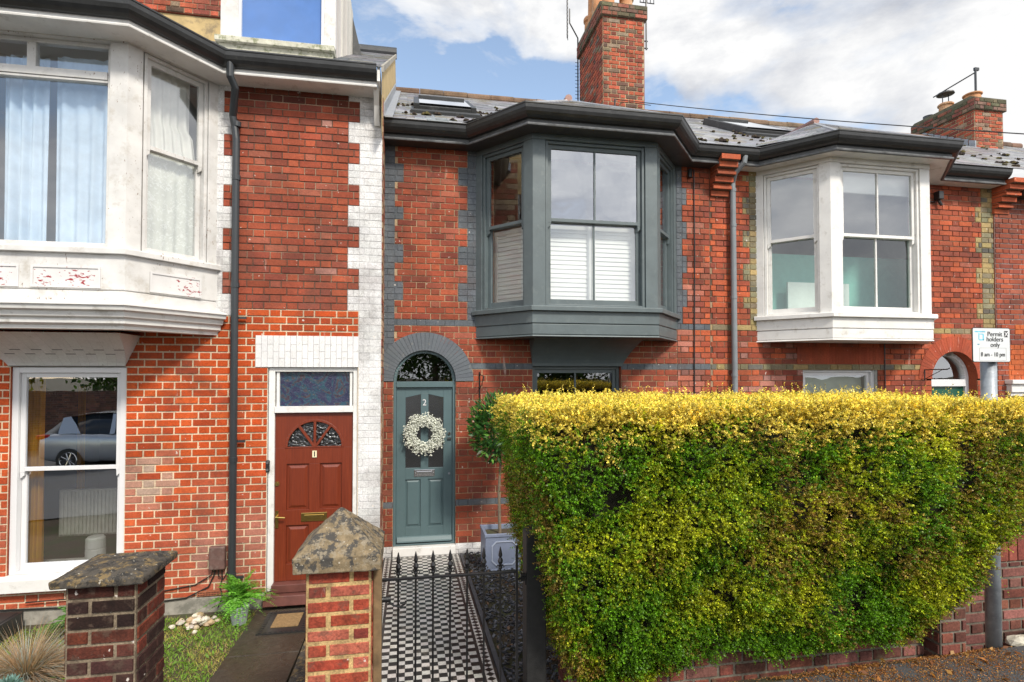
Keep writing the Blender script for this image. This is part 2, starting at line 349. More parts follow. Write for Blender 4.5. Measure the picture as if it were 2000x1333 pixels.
def brick_face(mb, x0, x1, z0, z1, g, z00, cuts=(), zones=(), styles=None, y=0, colfun=None, depth=.010, U=.335, S=.225, phase=0.0, row0=0, osh=None):
    """courses of real bricks on the local plane: facade coordinates (x, z); mb.xf maps (x, -y) if needed.
       zones: (xa,xb,za,zb,style) later ones win. styles[style] = dict(pal, mortar, joint, y, merge)"""
    k0 = int(math.floor((z0-z00)/g)); k1 = int(math.ceil((z1-z00)/g))
    for k in range(k0, k1):
        za = max(z0, z00+k*g); zb = min(z1, z00+(k+1)*g); zc = (za+zb)/2
        if zb-za < .012: continue
        segs = []; x = x0
        for a, b in in_cut(cuts, zc):
            if b <= x or a >= x1: continue
            if a > x: segs.append((x, a))
            x = max(x, b)
        if x < x1: segs.append((x, x1))
        zr = [q for q in zones if q[2] <= zc < q[3]]
        for a, b in segs:
            bps = sorted({a, b}|{t for q in zr for t in (q[0], q[1]) if a+.004 < t < b-.004})
            for p, q in zip(bps, bps[1:]):
                m = (p+q)/2; st = 'base'
                for zz in zr:
                    if zz[0] <= m < zz[1]: st = zz[4]
                if st == 'skip': continue
                s = styles[st]; yy = y+s.get('y', 0); j = s.get('joint', .009)/2
                mc = s['mortar']; mc = mc(m, zc) if callable(mc) else mc
                mb.face([(p, yy, za), (q, yy, za), (q, yy, zb), (p, yy, zb)], jit(mc, .06))
                n0 = int(math.floor((p-phase)/U))-1; off = phase+((k+row0) % 2)*(U*.5 if osh is None else osh)
                edges = []
                for n in range(n0, n0+int((q-p)/U)+4):
                    e = off+n*U; edges += [e, e+S]
                edges = sorted(e for e in edges if p+.02 < e < q-.02)
                edges = [p]+edges+[q]
                for i in range(len(edges)-1):
                    u, w = edges[i], edges[i+1]
                    if w-u < .03: continue
                    ju = .002 if i == 0 and a != p else j; jw = j
                    c = pick(s['pal'])
                    if colfun: c = colfun((u+w)/2, zc, c, st)
                    d = depth*s.get('relief', 1)*rnd.uniform(.65, 1.05); h = .0025
                    r_ = s.get('rough', .0012)
                    X0, X1, Z0, Z1 = u+ju+rnd.uniform(0, r_), w-jw-rnd.uniform(0, r_), za+j+rnd.uniform(0, r_), zb-j-rnd.uniform(0, r_)
                    if Z1-Z0 < .01 or X1-X0 < .01: continue
                    pts = [(X0,yy-.0005,Z0),(X1,yy-.0005,Z0),(X1,yy-.0005,Z1),(X0,yy-.0005,Z1),(X0+h,yy-d,Z0+h),(X1-h,yy-d,Z0+h),(X1-h,yy-d,Z1-h),(X0+h,yy-d,Z1-h)]
                    mb.faces(pts, [(4,5,6,7),(0,1,5,4),(1,2,6,5),(2,3,7,6),(3,0,4,7)], c)
def face_mb(O, d):
    """MB whose local (x, y, z): x along d from O, y inward, z up"""
    mb = MB(); d = Vector(d).normalized()
    mb.pt = lambda p: (O[0]+d.x*p[0]-d.y*p[1], O[1]+d.y*p[0]+d.x*p[1], p[2]); return mb
def voussoirs(mb, cx, cz, r0, r1, y0, y1, n, pal, a0=0, a1=math.pi, gap=.0025, sub=1):
    for i in range(n):
        t0 = a0+(a1-a0)*i/n+gap/r1; t1 = a0+(a1-a0)*(i+1)/n-gap/r1; yy = y0-rnd.uniform(0, .002)
        poly = [(cx+r0*math.cos(t0), cz+r0*math.sin(t0)), (cx+r1*math.cos(t0), cz+r1*math.sin(t0)), (cx+r1*math.cos(t1), cz+r1*math.sin(t1)), (cx+r0*math.cos(t1), cz+r0*math.sin(t1))]
        mb.prism(poly, 'y', yy, y1, pick(pal))
def ring_back(mb, cx, cz, r0, r1, y0, y1, col, n=32, a0=0, a1=math.pi):
    for i in range(n):
        t0 = a0+(a1-a0)*i/n; t1 = a0+(a1-a0)*(i+1)/n
        poly = [(cx+r0*math.cos(t0), cz+r0*math.sin(t0)), (cx+r1*math.cos(t0), cz+r1*math.sin(t0)), (cx+r1*math.cos(t1), cz+r1*math.sin(t1)), (cx+r0*math.cos(t1), cz+r0*math.sin(t1))]
        mb.prism(poly, 'y', y0, y1, col)
def spandrel(mb, x0, x1, zt, cx, cz, r, y0, y1, n=24, col=(1,1,1)):
    """board between a round-headed hole (centre cx,cz radius r) and the rectangle x0..x1, up to zt; bottom at cz"""
    xs = [x0, cx-r]+[cx-r*math.cos(math.pi*i/n) for i in range(1, n)]+[cx+r, x1]
    f = lambda x: cz+math.sqrt(max(0, r*r-(x-cx)**2)) if abs(x-cx) < r else cz
    for a, b in zip(xs, xs[1:]):
        if b-a < 1e-4: continue
        za, zb = f(a), f(b)
        mb.face([(a,y0,za),(b,y0,zb),(b,y0,zt),(a,y0,zt)], col)
        if abs(a-cx) <= r+1e-6 and abs(b-cx) <= r+1e-6: mb.face([(a,y0,za),(a,y1,za),(b,y1,zb),(b,y0,zb)], col)
def clip_poly(poly, clip):
    out = poly
    for i in range(len(clip)):
        a, b = clip[i], clip[(i+1) % len(clip)]; inp = out; out = []
        if not inp: return []
        side = lambda p: (b[0]-a[0])*(p[1]-a[1])-(b[1]-a[1])*(p[0]-a[0])
        for j in range(len(inp)):
            p, q = inp[j], inp[(j+1) % len(inp)]; sp, sq = side(p), side(q)
            if sp >= 0: out.append(p)
            if (sp >= 0) != (sq >= 0):
                t = sp/(sp-sq); out.append((p[0]+t*(q[0]-p[0]), p[1]+t*(q[1]-p[1])))
    return out
SLATE = [((.33,.335,.36),.2)]*4+[((.42,.42,.43),.15)]*2+[((.22,.225,.24),.2)]+[((.32,.29,.23),.2)]
def slates(mb, poly, expo=.17, wid=.24, pal=SLATE):
    """poly: planar convex 3D polygon, first edge = eaves from left to right"""
    poly = [Vector(p) for p in poly]; O = poly[0]; ex = (poly[1]-poly[0]).normalized()
    nrm = None
    for p in poly[2:]:
        c = ex.cross(p-O)
        if c.length > 1e-4: nrm = c.normalized(); break
    if nrm.z < 0: nrm = -nrm
    ey = nrm.cross(ex).normalized()
    if ey.z < 0: ey = -ey
    P2 = [((p-O).dot(ex), (p-O).dot(ey)) for p in poly]
    ar = sum(P2[i][0]*P2[(i+1)%len(P2)][1]-P2[(i+1)%len(P2)][0]*P2[i][1] for i in range(len(P2)))
    if ar < 0: P2 = P2[::-1]
    mb.face([tuple(p-nrm*.004) for p in poly], (.05,.05,.05))
    x0 = min(p[0] for p in P2); x1 = max(p[0] for p in P2); y1 = max(p[1] for p in P2)
    r = 0; y = -.02
    while y < y1:
        x = x0-(wid/2 if r % 2 else 0)-rnd.uniform(0, .02)
        while x < x1:
            w = wid*rnd.uniform(.97, 1.03)
            q = clip_poly([(x+.002, y+rnd.uniform(-.004, .004)), (x+w-.002, y+rnd.uniform(-.004, .004)), (x+w-.002, y+expo+.01), (x+.002, y+expo+.01)], P2)
            x += w
            if len(q) < 3: continue
            lift = rnd.uniform(.004, .0075); ym = min(t[1] for t in q)
            P3 = [O+ex*t[0]+ey*t[1]+nrm*(lift*(1-min(1, (t[1]-ym)/expo))+.001) for t in q]
            c = pick(pal); mb.face([tuple(t) for t in P3], c)
            for i in range(len(q)):
                a, b = q[i], q[(i+1) % len(q)]
                if abs(a[1]-ym) < .012 and abs(b[1]-ym) < .012:
                    mb.face([tuple(P3[i]), tuple(P3[(i+1) % len(q)]), tuple(P3[(i+1) % len(q)]-nrm*lift), tuple(P3[i]-nrm*lift)], tuple(k*.8 for k in c))
        y += expo; r += 1
# ------------------------------------------------------------------ sash windows
def sash(par, O, d, s0, s1, z0, z1, zm, mat, gl_up, gl_lo, bar=False, fr=.03, bot=.065, w0=-.03, single=False, horns=True, cat='sash_frame'):
    """box frame + upper and lower sash on the upright plane through O along d"""
    f = MB(); f.frame(O, d)
    f.box(s0, s0+fr, w0-.12, w0, z0, z1); f.box(s1-fr, s1, w0-.12, w0, z0, z1)
    f.box(s0+fr, s1-fr, w0-.12, w0-.001, z1-fr, z1); f.box(s0+fr, s1-fr, w0-.12, w0-.002, z0, z0+.02)
    fo = f.build('window_frame', M[mat], par, bevel=.003)
    a, b = s0+fr+.002, s1-fr-.002; st = .042
    wu = w0-.03; wl = w0-.065
    u = MB(); u.frame(O, d)
    u.box(a, a+st, wu-.035, wu, zm-.03, z1-fr); u.box(b-st, b, wu-.035, wu, zm-.03, z1-fr)
    u.box(a+st, b-st, wu-.035, wu-.001, z1-fr-.045, z1-fr-.001); u.box(a+st, b-st, wu-.035, wu+.001, zm-.018, zm+.02)
    if horns:
        for x in (a, b-st): u.prism([(x+.004, zm-.09), (x+st-.004, zm-.06), (x+st-.002, zm-.03), (x+.002, zm-.03)], 'y', wu-.033, wu-.002)
    m = (a+b)/2
    if bar: u.box(m-.010, m+.010, wu-.032, wu-.003, zm+.02, z1-fr-.045)
    u.build('upper_sash', M[mat], par, bevel=.002)
    l = MB(); l.frame(O, d)
    l.box(a, a+st, wl-.035, wl, z0+.021, zm+.018); l.box(b-st, b, wl-.035, wl, z0+.021, zm+.018)
    l.box(a+st, b-st, wl-.035, wl-.001, z0+.022, z0+.02+bot); l.box(a+st, b-st, wl-.034, wl-.002, zm-.02, zm+.016)
    if bar: l.box(m-.010, m+.010, wl-.032, wl-.003, z0+.02+bot, zm-.02)
    l.build('lower_sash', M[mat], par, bevel=.002)
    def pane(za, zb, w, gm):
        g = MB(); g.frame(O, d)
        for p, q in ([(a+st-.005, m), (m, b-st+.005)] if bar else [(a+st-.005, b-st+.005)]):
            g.face([(p, w, za), (q, w, za), (q, w, zb), (p, w, zb)])
        g.build('window_pane', M[gm], par)
    pane(zm+.015, z1-fr-.04, wu-.018, gl_up); pane(z0+.015+bot, zm-.015, wl-.018, gl_lo)
    return fo
def room(par, x0, x1, y0, y1, z0, z1, mat='interior', name='room_lining'):
    r = MB()
    p = [(x0,y0,z0),(x1,y0,z0),(x1,y1,z0),(x0,y1,z0),(x0,y0,z1),(x1,y0,z1),(x1,y1,z1),(x0,y1,z1)]
    r.faces(p, [(0,1,2,3),(4,7,6,5),(1,2,6,5),(2,3,7,6),(3,0,4,7)]); return r.build(name, M[mat], par, norm=False)
def curtain(name, mat, x0, x1, y, z0, z1, label, folds=7, amp=.03, cat='curtain', d=(1,0), gather=0, group=None, flare=0):
    n = folds*10; V = []; F = []; rows = 14
    ph = rnd.uniform(0, 6)
    for j in range(rows+1):
        t = j/rows; z = z1+(z0-z1)*t
        for i in range(n+1):
            s = i/n; a = amp*(.35+.65*t)*math.sin(s*folds*2*math.pi+ph+.5*math.sin(s*9+t*2))+amp*.3*math.sin(s*23+ph)
            x = x0+(x1-x0)*s; x = x+flare*t*s
            V.append((x*1.0, y+a, z))
    for j in range(rows):
        for i in range(n):
            F.append((j*(n+1)+i, j*(n+1)+i+1, (j+1)*(n+1)+i+1, (j+1)*(n+1)+i))
    me = bpy.data.meshes.new(name); me.from_pydata(V, [], F); me.polygons.foreach_set('use_smooth', [True]*len(F))
    o = put(name, me, None, [M[mat]]); tag(o, label, cat, group)
    return o
def text_mesh(s, name, size, loc, mat, parent, rz=0, align='CENTER', ext=.001, bold=0, sx=1):
    cu = bpy.data.curves.new(name, 'FONT'); cu.body = s; cu.size = size; cu.align_x = align; cu.extrude = ext; cu.offset = bold
    t = bpy.data.objects.new('tmp', cu); COL.objects.link(t); dg = bpy.context.evaluated_depsgraph_get(); dg.update()
    me = bpy.data.meshes.new_from_object(t.evaluated_get(dg)); bpy.data.objects.remove(t)
    me.transform(Matrix.Translation(loc)@Matrix.Rotation(rz, 4, 'Z')@Matrix.Rotation(math.pi/2, 4, 'X')@Matrix.Diagonal((sx,1,1,1)))
    me.materials.clear(); return put(name, me, parent, [M[mat]])
D = 6.6; D1 = 6.1; XP = -.32
RZ = lambda y: 4.93+.575*(y-6.3)        # plane of the slate roofs of the lower houses
YR = 10.5
def canted_bay(par, xw0, xf0, xf1, xw1, yw, yf, zb, zs, zh, mat, zfas, sill_o=.06):
    """posts, sill, skirt and head of a canted first floor bay as one part"""
    path = [(xw0, yw+.02), (xf0, yf), (xf1, yf), (xw1, yw+.02)]
    b = MB()
    b.sweep(path, [(-.10, zs-.055), (sill_o, zs-.055), (sill_o, zs-.008), (sill_o-.01, zs), (-.10, zs+.005)])
    zm = (zs-.055+zb)/2
    b.sweep(path, [(-.06, zm+.004), (.012, zm+.004), (.018, zm+.012), (.018, zs-.056), (-.06, zs-.056)])
    b.sweep(path, [(-.06, zb+.02), (.004, zb+.02), (.012, zb+.03), (.012, zm-.004), (.0, zm+.003), (-.06, zm+.003)])
    b.sweep(path, [(-.08, zb), (.018, zb), (.020, zb+.006), (.012, zb+.019), (-.08, zb+.019)])
    # underside
    b.face([(xw0, yw, zb+.004), (xf0, yf, zb+.004), (xf1, yf, zb+.004), (xw1, yw, zb+.004)])
    # head
    b.sweep(path, [(-.10, zh), (.0, zh), (.004, zh+.005), (.004, zfas+.05), (-.10, zfas+.05)])
    # corner posts and wall posts
    def post(pa, pc, pb, z0, z1, o=-.002, t=.12): b.sweep([p for p in (pa, pc, pb) if p], [(-t, z0), (o, z0), (o, z1), (-t, z1)])
    dl = Vector((xf0-xw0, yf-yw)); L = dl.length; dl /= L; dr = Vector((xw1-xf1, yw-yf)).normalized()
    A = Vector((xf0, yf)); Bc = Vector((xf1, yf))
    post(tuple(A-dl*.13), tuple(A), (xf0+.145, yf), zs+.003, zh-.001)
    post((xf1-.145, yf), tuple(Bc), tuple(Bc+dr*.13), zs+.003, zh-.001)
    W0 = Vector((xw0, yw)); W1 = Vector((xw1, yw))
    post(tuple(W0), None, tuple(W0+dl*.10), zs+.003, zh-.001); post(tuple(W1-dr*.10), None, tuple(W1), zs+.003, zh-.001)
    o = b.build('bay_window', M[mat], par, bevel=.003)
    return o, dl, dr, L
def gutter_run(par, path, zg, zf, o0, fmat='dark_fascia', gmat='gutter', soff=None, omat=None, ybk=0):
    """path = wall line; o0 = overhang"""
    if soff:
        s = MB(); s.sweep(path, [(-.02, zf+.012), (o0, zf+.012), (o0, zf+.03), (-.02, zf+.03)]); s.build('soffit', M[soff], par)
    f = MB(); f.sweep(path, [(o0-.001, zf), (o0+.022, zf), (o0+.026, zf+.012), (o0+.018, zf+.03), (o0+.018, zg+.03), (o0-.001, zg+.03)])
    f.build('fascia', M[fmat], par); f = MB(); f.sweep(path, [(o0+.020, zf-.002), (o0+.034, zf), (o0+.038, zf+.012), (o0+.030, zf+.026), (o0+.020, zf+.026)]); f.build('fascia_bead', M['bead'] if fmat != 'white_paint' else M['white_paint'], par)
    g = MB(); g.sweep(path, [(o0+.024, zg-.02), (o0+.055, zg-.016), (o0+.085, zg+.002), (o0+.108, zg+.028), (o0+.122, zg+.060), (o0+.127, zg+.095), (o0+.133, zg+.102), (o0+.133, zg+.115), (o0+.120, zg+.115), (o0+.112, zg+.06), (o0+.085, zg+.02), (o0+.03, zg+.0), (o0+.028, zg+.10), (o0+.022, zg+.10)])
    go = g.build('gutter', M[gmat], par)
    return go
def iv(u, y, pairs): return [(PZ(u, b, y), PZ(u, a, y)) for a, b in pairs]
def cove(par, x0, x1, dx0, dx1, z0, z1, y, out, mat, ncol=0, power=2.0, col=(1,1,1)):
    mb = MB(); R = 8
    def pt(s, t): return (x0-dx0*t+(x1+dx1*t-(x0-dx0*t))*s, y-.012-out*t**power, z0+(z1-z0)*t)
    C = ncol or 1
    for c in range(C):
        rows = [0, R//2, R] if ncol else [0, R]
        if ncol and c % 2: rows = [0, R//2-1, R]
        for ra, rb in zip(rows, rows[1:]):
            cc = jit(col, .03); e = .06/C if ncol else 0
            for r in range(ra, rb):
                g = .025 if ncol and r == ra else 0
                mb.face([pt((c+e)/C, (r+g*R)/R), pt((c+1-e)/C, (r+g*R)/R), pt((c+1-e)/C, (r+1)/R), pt((c+e)/C, (r+1)/R)], cc)
    if ncol:
        for r in range(R): mb.face([tuple(Vector(pt(s, q/R))+Vector((0,.006,0))) for s, q in ((0,r),(1,r),(1,r+1),(0,r+1))], tuple(k*.35 for k in col))
    for s in (0, 1):
        mb.face([pt(s, r/R) for r in range(R+1)]+[(pt(s, 1)[0], y, z1), (pt(s, 0)[0], y, z0)], col)
    mb.face([pt(0, 0), pt(1, 0), (pt(1,0)[0], y, z0), (pt(0,0)[0], y, z0)], col)
    return mb.build('coved_lintel', M[mat], par)
def corbel(par, x0, x1, zt, zb, y, out, n=6, name='brick_corbel'):
    mb = MB(); h = (zt-zb)/n
    for k in range(n):
        o = out*((n-k)/n)**1.1; c = pick([((.50,.11,.045),.12)])
        if k in (2, 4): mb.box(x0, x1, y-o-.01, y, zt-(k+1)*h+.004, zt-k*h-.004-h*.4, c); mb.box(x0, x1, y-o+.008, y, zt-(k+.4)*h+.002, zt-k*h-.003, pick([((.45,.10,.04),.12)]))
        else: mb.box(x0, x1, y-o, y, zt-(k+1)*h+.004, zt-k*h-.004, c)
        mb.box(x0+.004, x1-.004, y-o+.012, y, zt-(k+1)*h-.003, zt-(k+1)*h+.006, (.18,.12,.08))
    return mb.build(name, M['brick'], par, bevel=.003)
# ================================================================== HOUSE 1 (white painted bay)
h1 = empty('terraced_house', (-2.9, D1, -.35), 'taller red brick terraced house with peeling white bay window, white quoins and mahogany door', 'house', None)
g1 = .0753; z01 = 2.116-33*g1
dz = iv(700, D1, [(165,200),(242,283),(325,365.5),(408,449),(490,531),(573,614)])
lz = iv(440, D1, [(150,182),(225,268),(311,354),(397,440),(482,525),(570,612)])
zn = [(-6.3, XP, -.4, 2.69, 'new')]
zn += [(-.553, XP, -.4, 5.3, 'white')]+[(-.67, XP, a, b, 'white') for a, b in dz]
zn += [(-1.98, -1.911, 2.62, 5.3, 'white')]+[(-1.98, -1.803, a, b, 'white') for a, b in lz]
zn += [(-1.581, -.553, 2.116, 2.446, 'skip')]
def cf1(x, z, c, st):
    if st == 'new':
        if z < 1.35:
            f = max(0, min(1, (1.15-z)/.8))*(.85 if -2.2 < x < -1.45 else .35)
            t = math.sin(x*5.3)*math.sin(z*7.1+x*3)
            f *= .75+.35*t; tgt = (.36,.17,.13)
            c = tuple(a*(1-f)+b*f for a, b in zip(c, tgt))
        d = math.hypot((x+2.55)/.30, (z-1.0)/.38)
        if d < 1 and rnd.random() < .75:
            f = min(.9, (1-d)*1.3); c = tuple(a*(1-f)+b*f for a, b in zip(c, (.42,.33,.26)))
    if st == 'base':
        d = abs(x+.90+.03*math.sin(z*4))
        if d < .10 and 3.0 < z < 4.8 and rnd.random() < .15: c = tuple(a*.7+b*.3 for a, b in zip(c, (.6,.5,.45)))
        if z > 4.9: c = tuple(a*.45 for a in c)  # brick under the eaves darkened, their shade and grime put into its colour
    return c
def m1(x, z): return (.135,.085,.06) if rnd.random() < .75 else (.36,.25,.17)
ST1 = {'base': dict(pal=RED, mortar=m1, joint=.008), 'new': dict(pal=REDM, mortar=(.70,.57,.40), joint=.0135, rough=.0006),
       'white': dict(pal=WHITE, mortar=(.66,.655,.65), joint=.0028, relief=.5)}
w = MB()
cut1 = [rect_cut(-3.79, -2.785, .115, 2.12), rect_cut(-1.46, -.56, -.4, 2.118), rect_cut(-4.45, -2.08, 2.55, 5.0)]
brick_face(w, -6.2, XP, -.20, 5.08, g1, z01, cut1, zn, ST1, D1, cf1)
# reveals and the short return beside the lower house
for x in (-3.79, -2.785): w.face([(x, D1, .115), (x, D1+.12, .115), (x, D1+.12, 2.12), (x, D1, 2.12)], (.4,.1,.05))
for x in (-1.46, -.56): w.face([(x, D1, -.35), (x, D1+.12, -.35), (x, D1+.12, 2.12), (x, D1, 2.12)], (.6,.6,.6))
w.build('brick_wall', M['brick'], h1, norm=False)
r = face_mb((XP, D1), (0, 1)); r.mi = 0
brick_face(r, .012, .50, -.2, 5.1, g1, z01, (), (), {'base': dict(pal=[((.30,.10,.06),.25),((.42,.30,.20),.2)], mortar=(.5,.4,.3), joint=.006)}, 0)
r.build('return_wall', M['brick'], h1, norm=False)
# soldier lintel over door 1
l = MB(); l.box(-1.581, -.552, D1-.004, D1+.05, 2.116, 2.446, (.66,.655,.65))
n = 18; wv = (1.581-.552)/n
for i in range(n):
    x = -1.581+i*wv; s = [0, .5, .5, 1] if i % 2 else [0, .28, .28, .72, .72, 1]
    s = sorted(set(s))
    for a, b in zip(s, s[1:]):
        l.box(x+.0015, x+wv-.0015, D1-.013-rnd.uniform(0,.002), D1, 2.116+.33*a+.0015, 2.116+.33*b-.0015, pick(WHITE))
l.build('door_lintel', M['masonry_paint'], h1)
p = MB(); p.box(-6.2, -1.47, D1-.03, D1+.05, -.42, -.199); p.box(-.56, XP+.0, D1-.02, D1+.05, -.42, -.203); p.build('plinth', M['concrete'], h1, bevel=.006)
# air brick
a = MB(); a.box(-2.10, -1.88, D1-.034, D1-.01, -.185, -.135, (.35,.12,.06))
for i in range(14):
    for j in range(2): a.box(-2.09+i*.0145, -2.082+i*.0145, D1-.0355, D1-.03, -.178+j*.02, -.168+j*.02, (.02,.01,.01))
a.build('air_brick', M['brick'], h1)
cove(h1, -3.80, -2.795, .14, .135, 2.118, 2.425, D1, .42, 'masonry_paint', 13, 1.4, (.62,.62,.60))
# ground floor window
O = (0, D1); sash(h1, O, (1, 0), -3.785, -2.79, .118, 2.112, 1.12, 'upvc', 'glass_lo1', 'glass_lo1', fr=.055, bot=.06, w0=-.02)
s = MB(); s.box(-3.95, -2.70, D1-.10, D1+.05, -.02, .10); s.prism([(D1-.10, .10), (D1+.05, .10), (D1+.05, .116), (D1-.02, .116)], 'x', -3.95, -2.70); s.build('window_sill', M['white_paint'], h1, bevel=.006)
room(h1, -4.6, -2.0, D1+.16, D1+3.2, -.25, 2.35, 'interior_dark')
# bay
b1o, dl, dr, L1 = canted_bay(h1, -4.52, -3.965, -2.515, -1.965, D1, 5.45, 2.46, 3.16, 5.02, 'peel', 5.04)
hb = MB()
pth = [(-4.52, D1+.02), (-3.965, 5.45), (-2.515, 5.45), (-1.965, D1+.02)]
hb.sweep(pth, [(-.1,2.44),(.02,2.44),(.03,2.47),(.065,2.49),(.07,2.53),(.10,2.545),(.115,2.59),(.15,2.60),(.16,2.635),(.175,2.64),(.175,2.655),(-.02,2.70),(-.1,2.70)])
hb.build('cornice_moulding', M['white_paint'], h1, bevel=.002)
pn = MB()
def panel(mb, O, d, s0, s1, z0, z1, w=.0, t=.012):
    mb.frame(O, d); e = .018
    for (a, b, c, f) in ((s0, s1, z1-e, z1), (s0, s1, z0, z0+e), (s0, s0+e, z0+e, z1-e), (s1-e, s1, z0+e, z1-e)): mb.box(a, b, w, w+t, c, f)
    mb.box(s0+.001+e, s1-e-.001, w-.01, w+.0035, z0+e+.001, z1-e-.001)
    mb.frame()
panel(pn, (-3.965, 5.45), (1, 0), .73, 1.27, 2.80, 2.99, .018); pn.build('skirt_panel', M['redpeel'], h1); pn = MB(); panel(pn, (-3.965, 5.45), (1, 0), .13, .64, 2.80, 2.99, .018); pn.build('skirt_panel', M['redpeel'], h1); pn = MB()
panel(pn, (-2.515, 5.45), (-1.965+2.515, .65), .20, .68, 2.80, 2.99, .018)
pn.build('skirt_panel', M['redpeel'], h1)
# bay front glazing: toplights over a big fixed pane
f = MB(); f.frame((-3.965, 5.45), (1, 0)); A, B = .15, 1.30
wz = -.05
for q in ((A, A+.035, 3.17, 5.02), (B-.035, B, 3.17, 5.02)): f.box(q[0], q[1], wz-.06, wz, q[2], q[3])
f.box(A+.035, B-.035, wz-.06, wz-.001, 3.17, 3.215); f.box(A+.035, B-.035, wz-.06, wz+.012, 4.69, 4.76); f.box(A+.035, B-.035, wz-.06, wz-.001, 4.98, 5.02)
f.box(.62, .69, wz-.06, wz-.002, 4.76, 4.98); f.box(A+.035, B-.035, wz-.05, wz+.004, 4.665, 4.685)
f.build('bay_window_frame', M['peel'], h1, bevel=.003)
g = MB(); g.frame((-3.965, 5.45), (1, 0)); g.face([(A, wz-.03, 3.2), (B, wz-.03, 3.2), (B, wz-.03, 4.7), (A, wz-.03, 4.7)])
for p_, q_ in ((A, .63), (.68, B)): g.face([(p_, wz-.03, 4.75), (q_, wz-.03, 4.75), (q_, wz-.03, 5.0), (p_, wz-.03, 5.0)])
g.build('window_pane', M['glass_h1'], h1)
g = MB()
sash(h1, (-2.515, 5.45), (.55, .65), .145, .745, 3.165, 5.015, 4.16, 'peel', 'glass_h1', 'glass_h1', fr=.03, bot=.04, w0=-.012)
sash(h1, (-4.52, 6.1), (.555, -.65), .11, .71, 3.165, 5.015, 4.16, 'peel', 'glass', 'glass', fr=.03, bot=.04, w0=-.012)
room(h1, -4.6, -1.95, D1+.02, D1+3.0, 2.6, 5.03)
fl = MB(); fl.face([(-4.5, D1+.02, 3.12), (-3.96, 5.47, 3.12), (-2.52, 5.47, 3.12), (-1.97, D1+.02, 3.12)]); fl.build('bay_floor', M['interior'], h1); fl = MB(); fl.face([(-4.5, D1+.02, 5.04), (-3.96, 5.47, 5.04), (-2.52, 5.47, 5.04), (-1.97, D1+.02, 5.04)]); fl.build('bay_lining', M['interior'], h1)
curtain('curtain', 'blue_curtain', -3.62, -3.26, 5.68, 3.12, 4.93, 'pale blue curtain, leftmost of the drapes in the peeling white bay', 4, .035, group=None)
curtain('curtain', 'blue_curtain', -3.20, -2.60, 5.66, 3.12, 4.95, 'wide pale blue curtain drawn across the right of the big bay pane', 5, .03)
o = curtain('net_curtain', 'cream_curtain', 0, .56, 0, 4.2, 5.0, 'cream curtain gathered aside in the upper sash of the peeling bay', 6, .018)
def orient(o, O, d, off):
    d = Vector(d).normalized(); o.location = (O[0]+d.x*off[0]-d.y*off[1], O[1]+d.y*off[0]+d.x*off[1], 0); o.rotation_euler = (0, 0, math.atan2(d.y, d.x))
orient(o, (-2.515, 5.45), (.55, .65), (.16, .16)); me = o.data
for v in me.vertices:      # drawn back towards the left as it falls
    t = max(0, min(1, (v.co.z-4.2)/.8)); v.co.x *= (.80+.2*(1-t)) if t < .35 else (.87-.45*(t-.35)*0) 
o = curtain('lace_curtain', 'lace', 0, .58, 0, 3.15, 4.16, 'lace net curtain in the lower sash of the peeling bay', 5, .012)
orient(o, (-2.515, 5.45), (.55, .65), (.16, .15))
# eaves of house 1
zg1 = 5.10; gp = [(-4.53, D1), (-3.965, 5.45), (-2.515, 5.45), (-1.965, D1), (-.36, D1)]
gutter_run(h1, [(-6.2, D1)]+gp, zg1, 5.02, .24, 'white_paint', 'gutter', 'white_paint')
c = MB(); c.prism([(D1-.30, 5.07), (D1+.02, 4.93), (D1+.02, 5.22), (D1-.30, 5.22)], 'x', -.358, -.33); c.prism([(D1-.12,4.90),(D1-.03,4.72),(D1-.03,5.03),(D1-.24,5.03)], 'x', -.40, -.345); c.build('bargeboard', M['white_paint'], h1)
R1 = lambda y: 5.22+.60*(y-5.80)
m = MB(); slates(m, [(-6.2, 5.78, R1(5.78)), (XP+.02, 5.78, R1(5.78)), (XP+.02, 10.5, R1(10.5)), (-6.2, 10.5, R1(10.5))], .19, .28)
sl_e = [(-4.80, 5.9, R1(5.85)), (-4.08, 5.15, 5.21), (-2.40, 5.15, 5.21), (-1.68, 5.9, R1(5.85))]; ap = (-3.24, 6.6, 5.95)
slates(m, [sl_e[1], sl_e[2], ap], .16, .25); slates(m, [sl_e[2], sl_e[3], ap], .16, .25); slates(m, [sl_e[0], sl_e[1], ap], .16, .25)
m.build('slate_roof', M['slate'], h1, norm=False)
gw = MB(); gw.face([(XP+.004, 5.88, 4.6), (XP+.004, 10.5, 4.6), (XP+.004, 10.5, R1(10.5)-.02), (XP+.004, 5.88, R1(5.88)-.02)])
gw.face([(XP+.004, 10.5, 4.6), (XP+.004, 15, 4.6), (XP+.004, 15, R1(6.0)), (XP+.004, 10.5, R1(10.5)-.02)])
gw.build('gable_wall', M['render'], h1)
rt_ = MB(); rt_.tube([(-6.2, 10.5, R1(10.5)+.03), (XP+.03, 10.5, R1(10.5)+.03)], .10, 10); rt_.build('ridge_tiles', M['dark_fascia'], h1)
vg = MB(); vg.prism([(5.78, R1(5.78)-.05), (10.5, R1(10.5)-.05), (10.5, R1(10.5)+.02), (5.78, R1(5.78)+.02)], 'x', XP+.005, XP+.03); vg.build('verge', M['concrete'], h1)
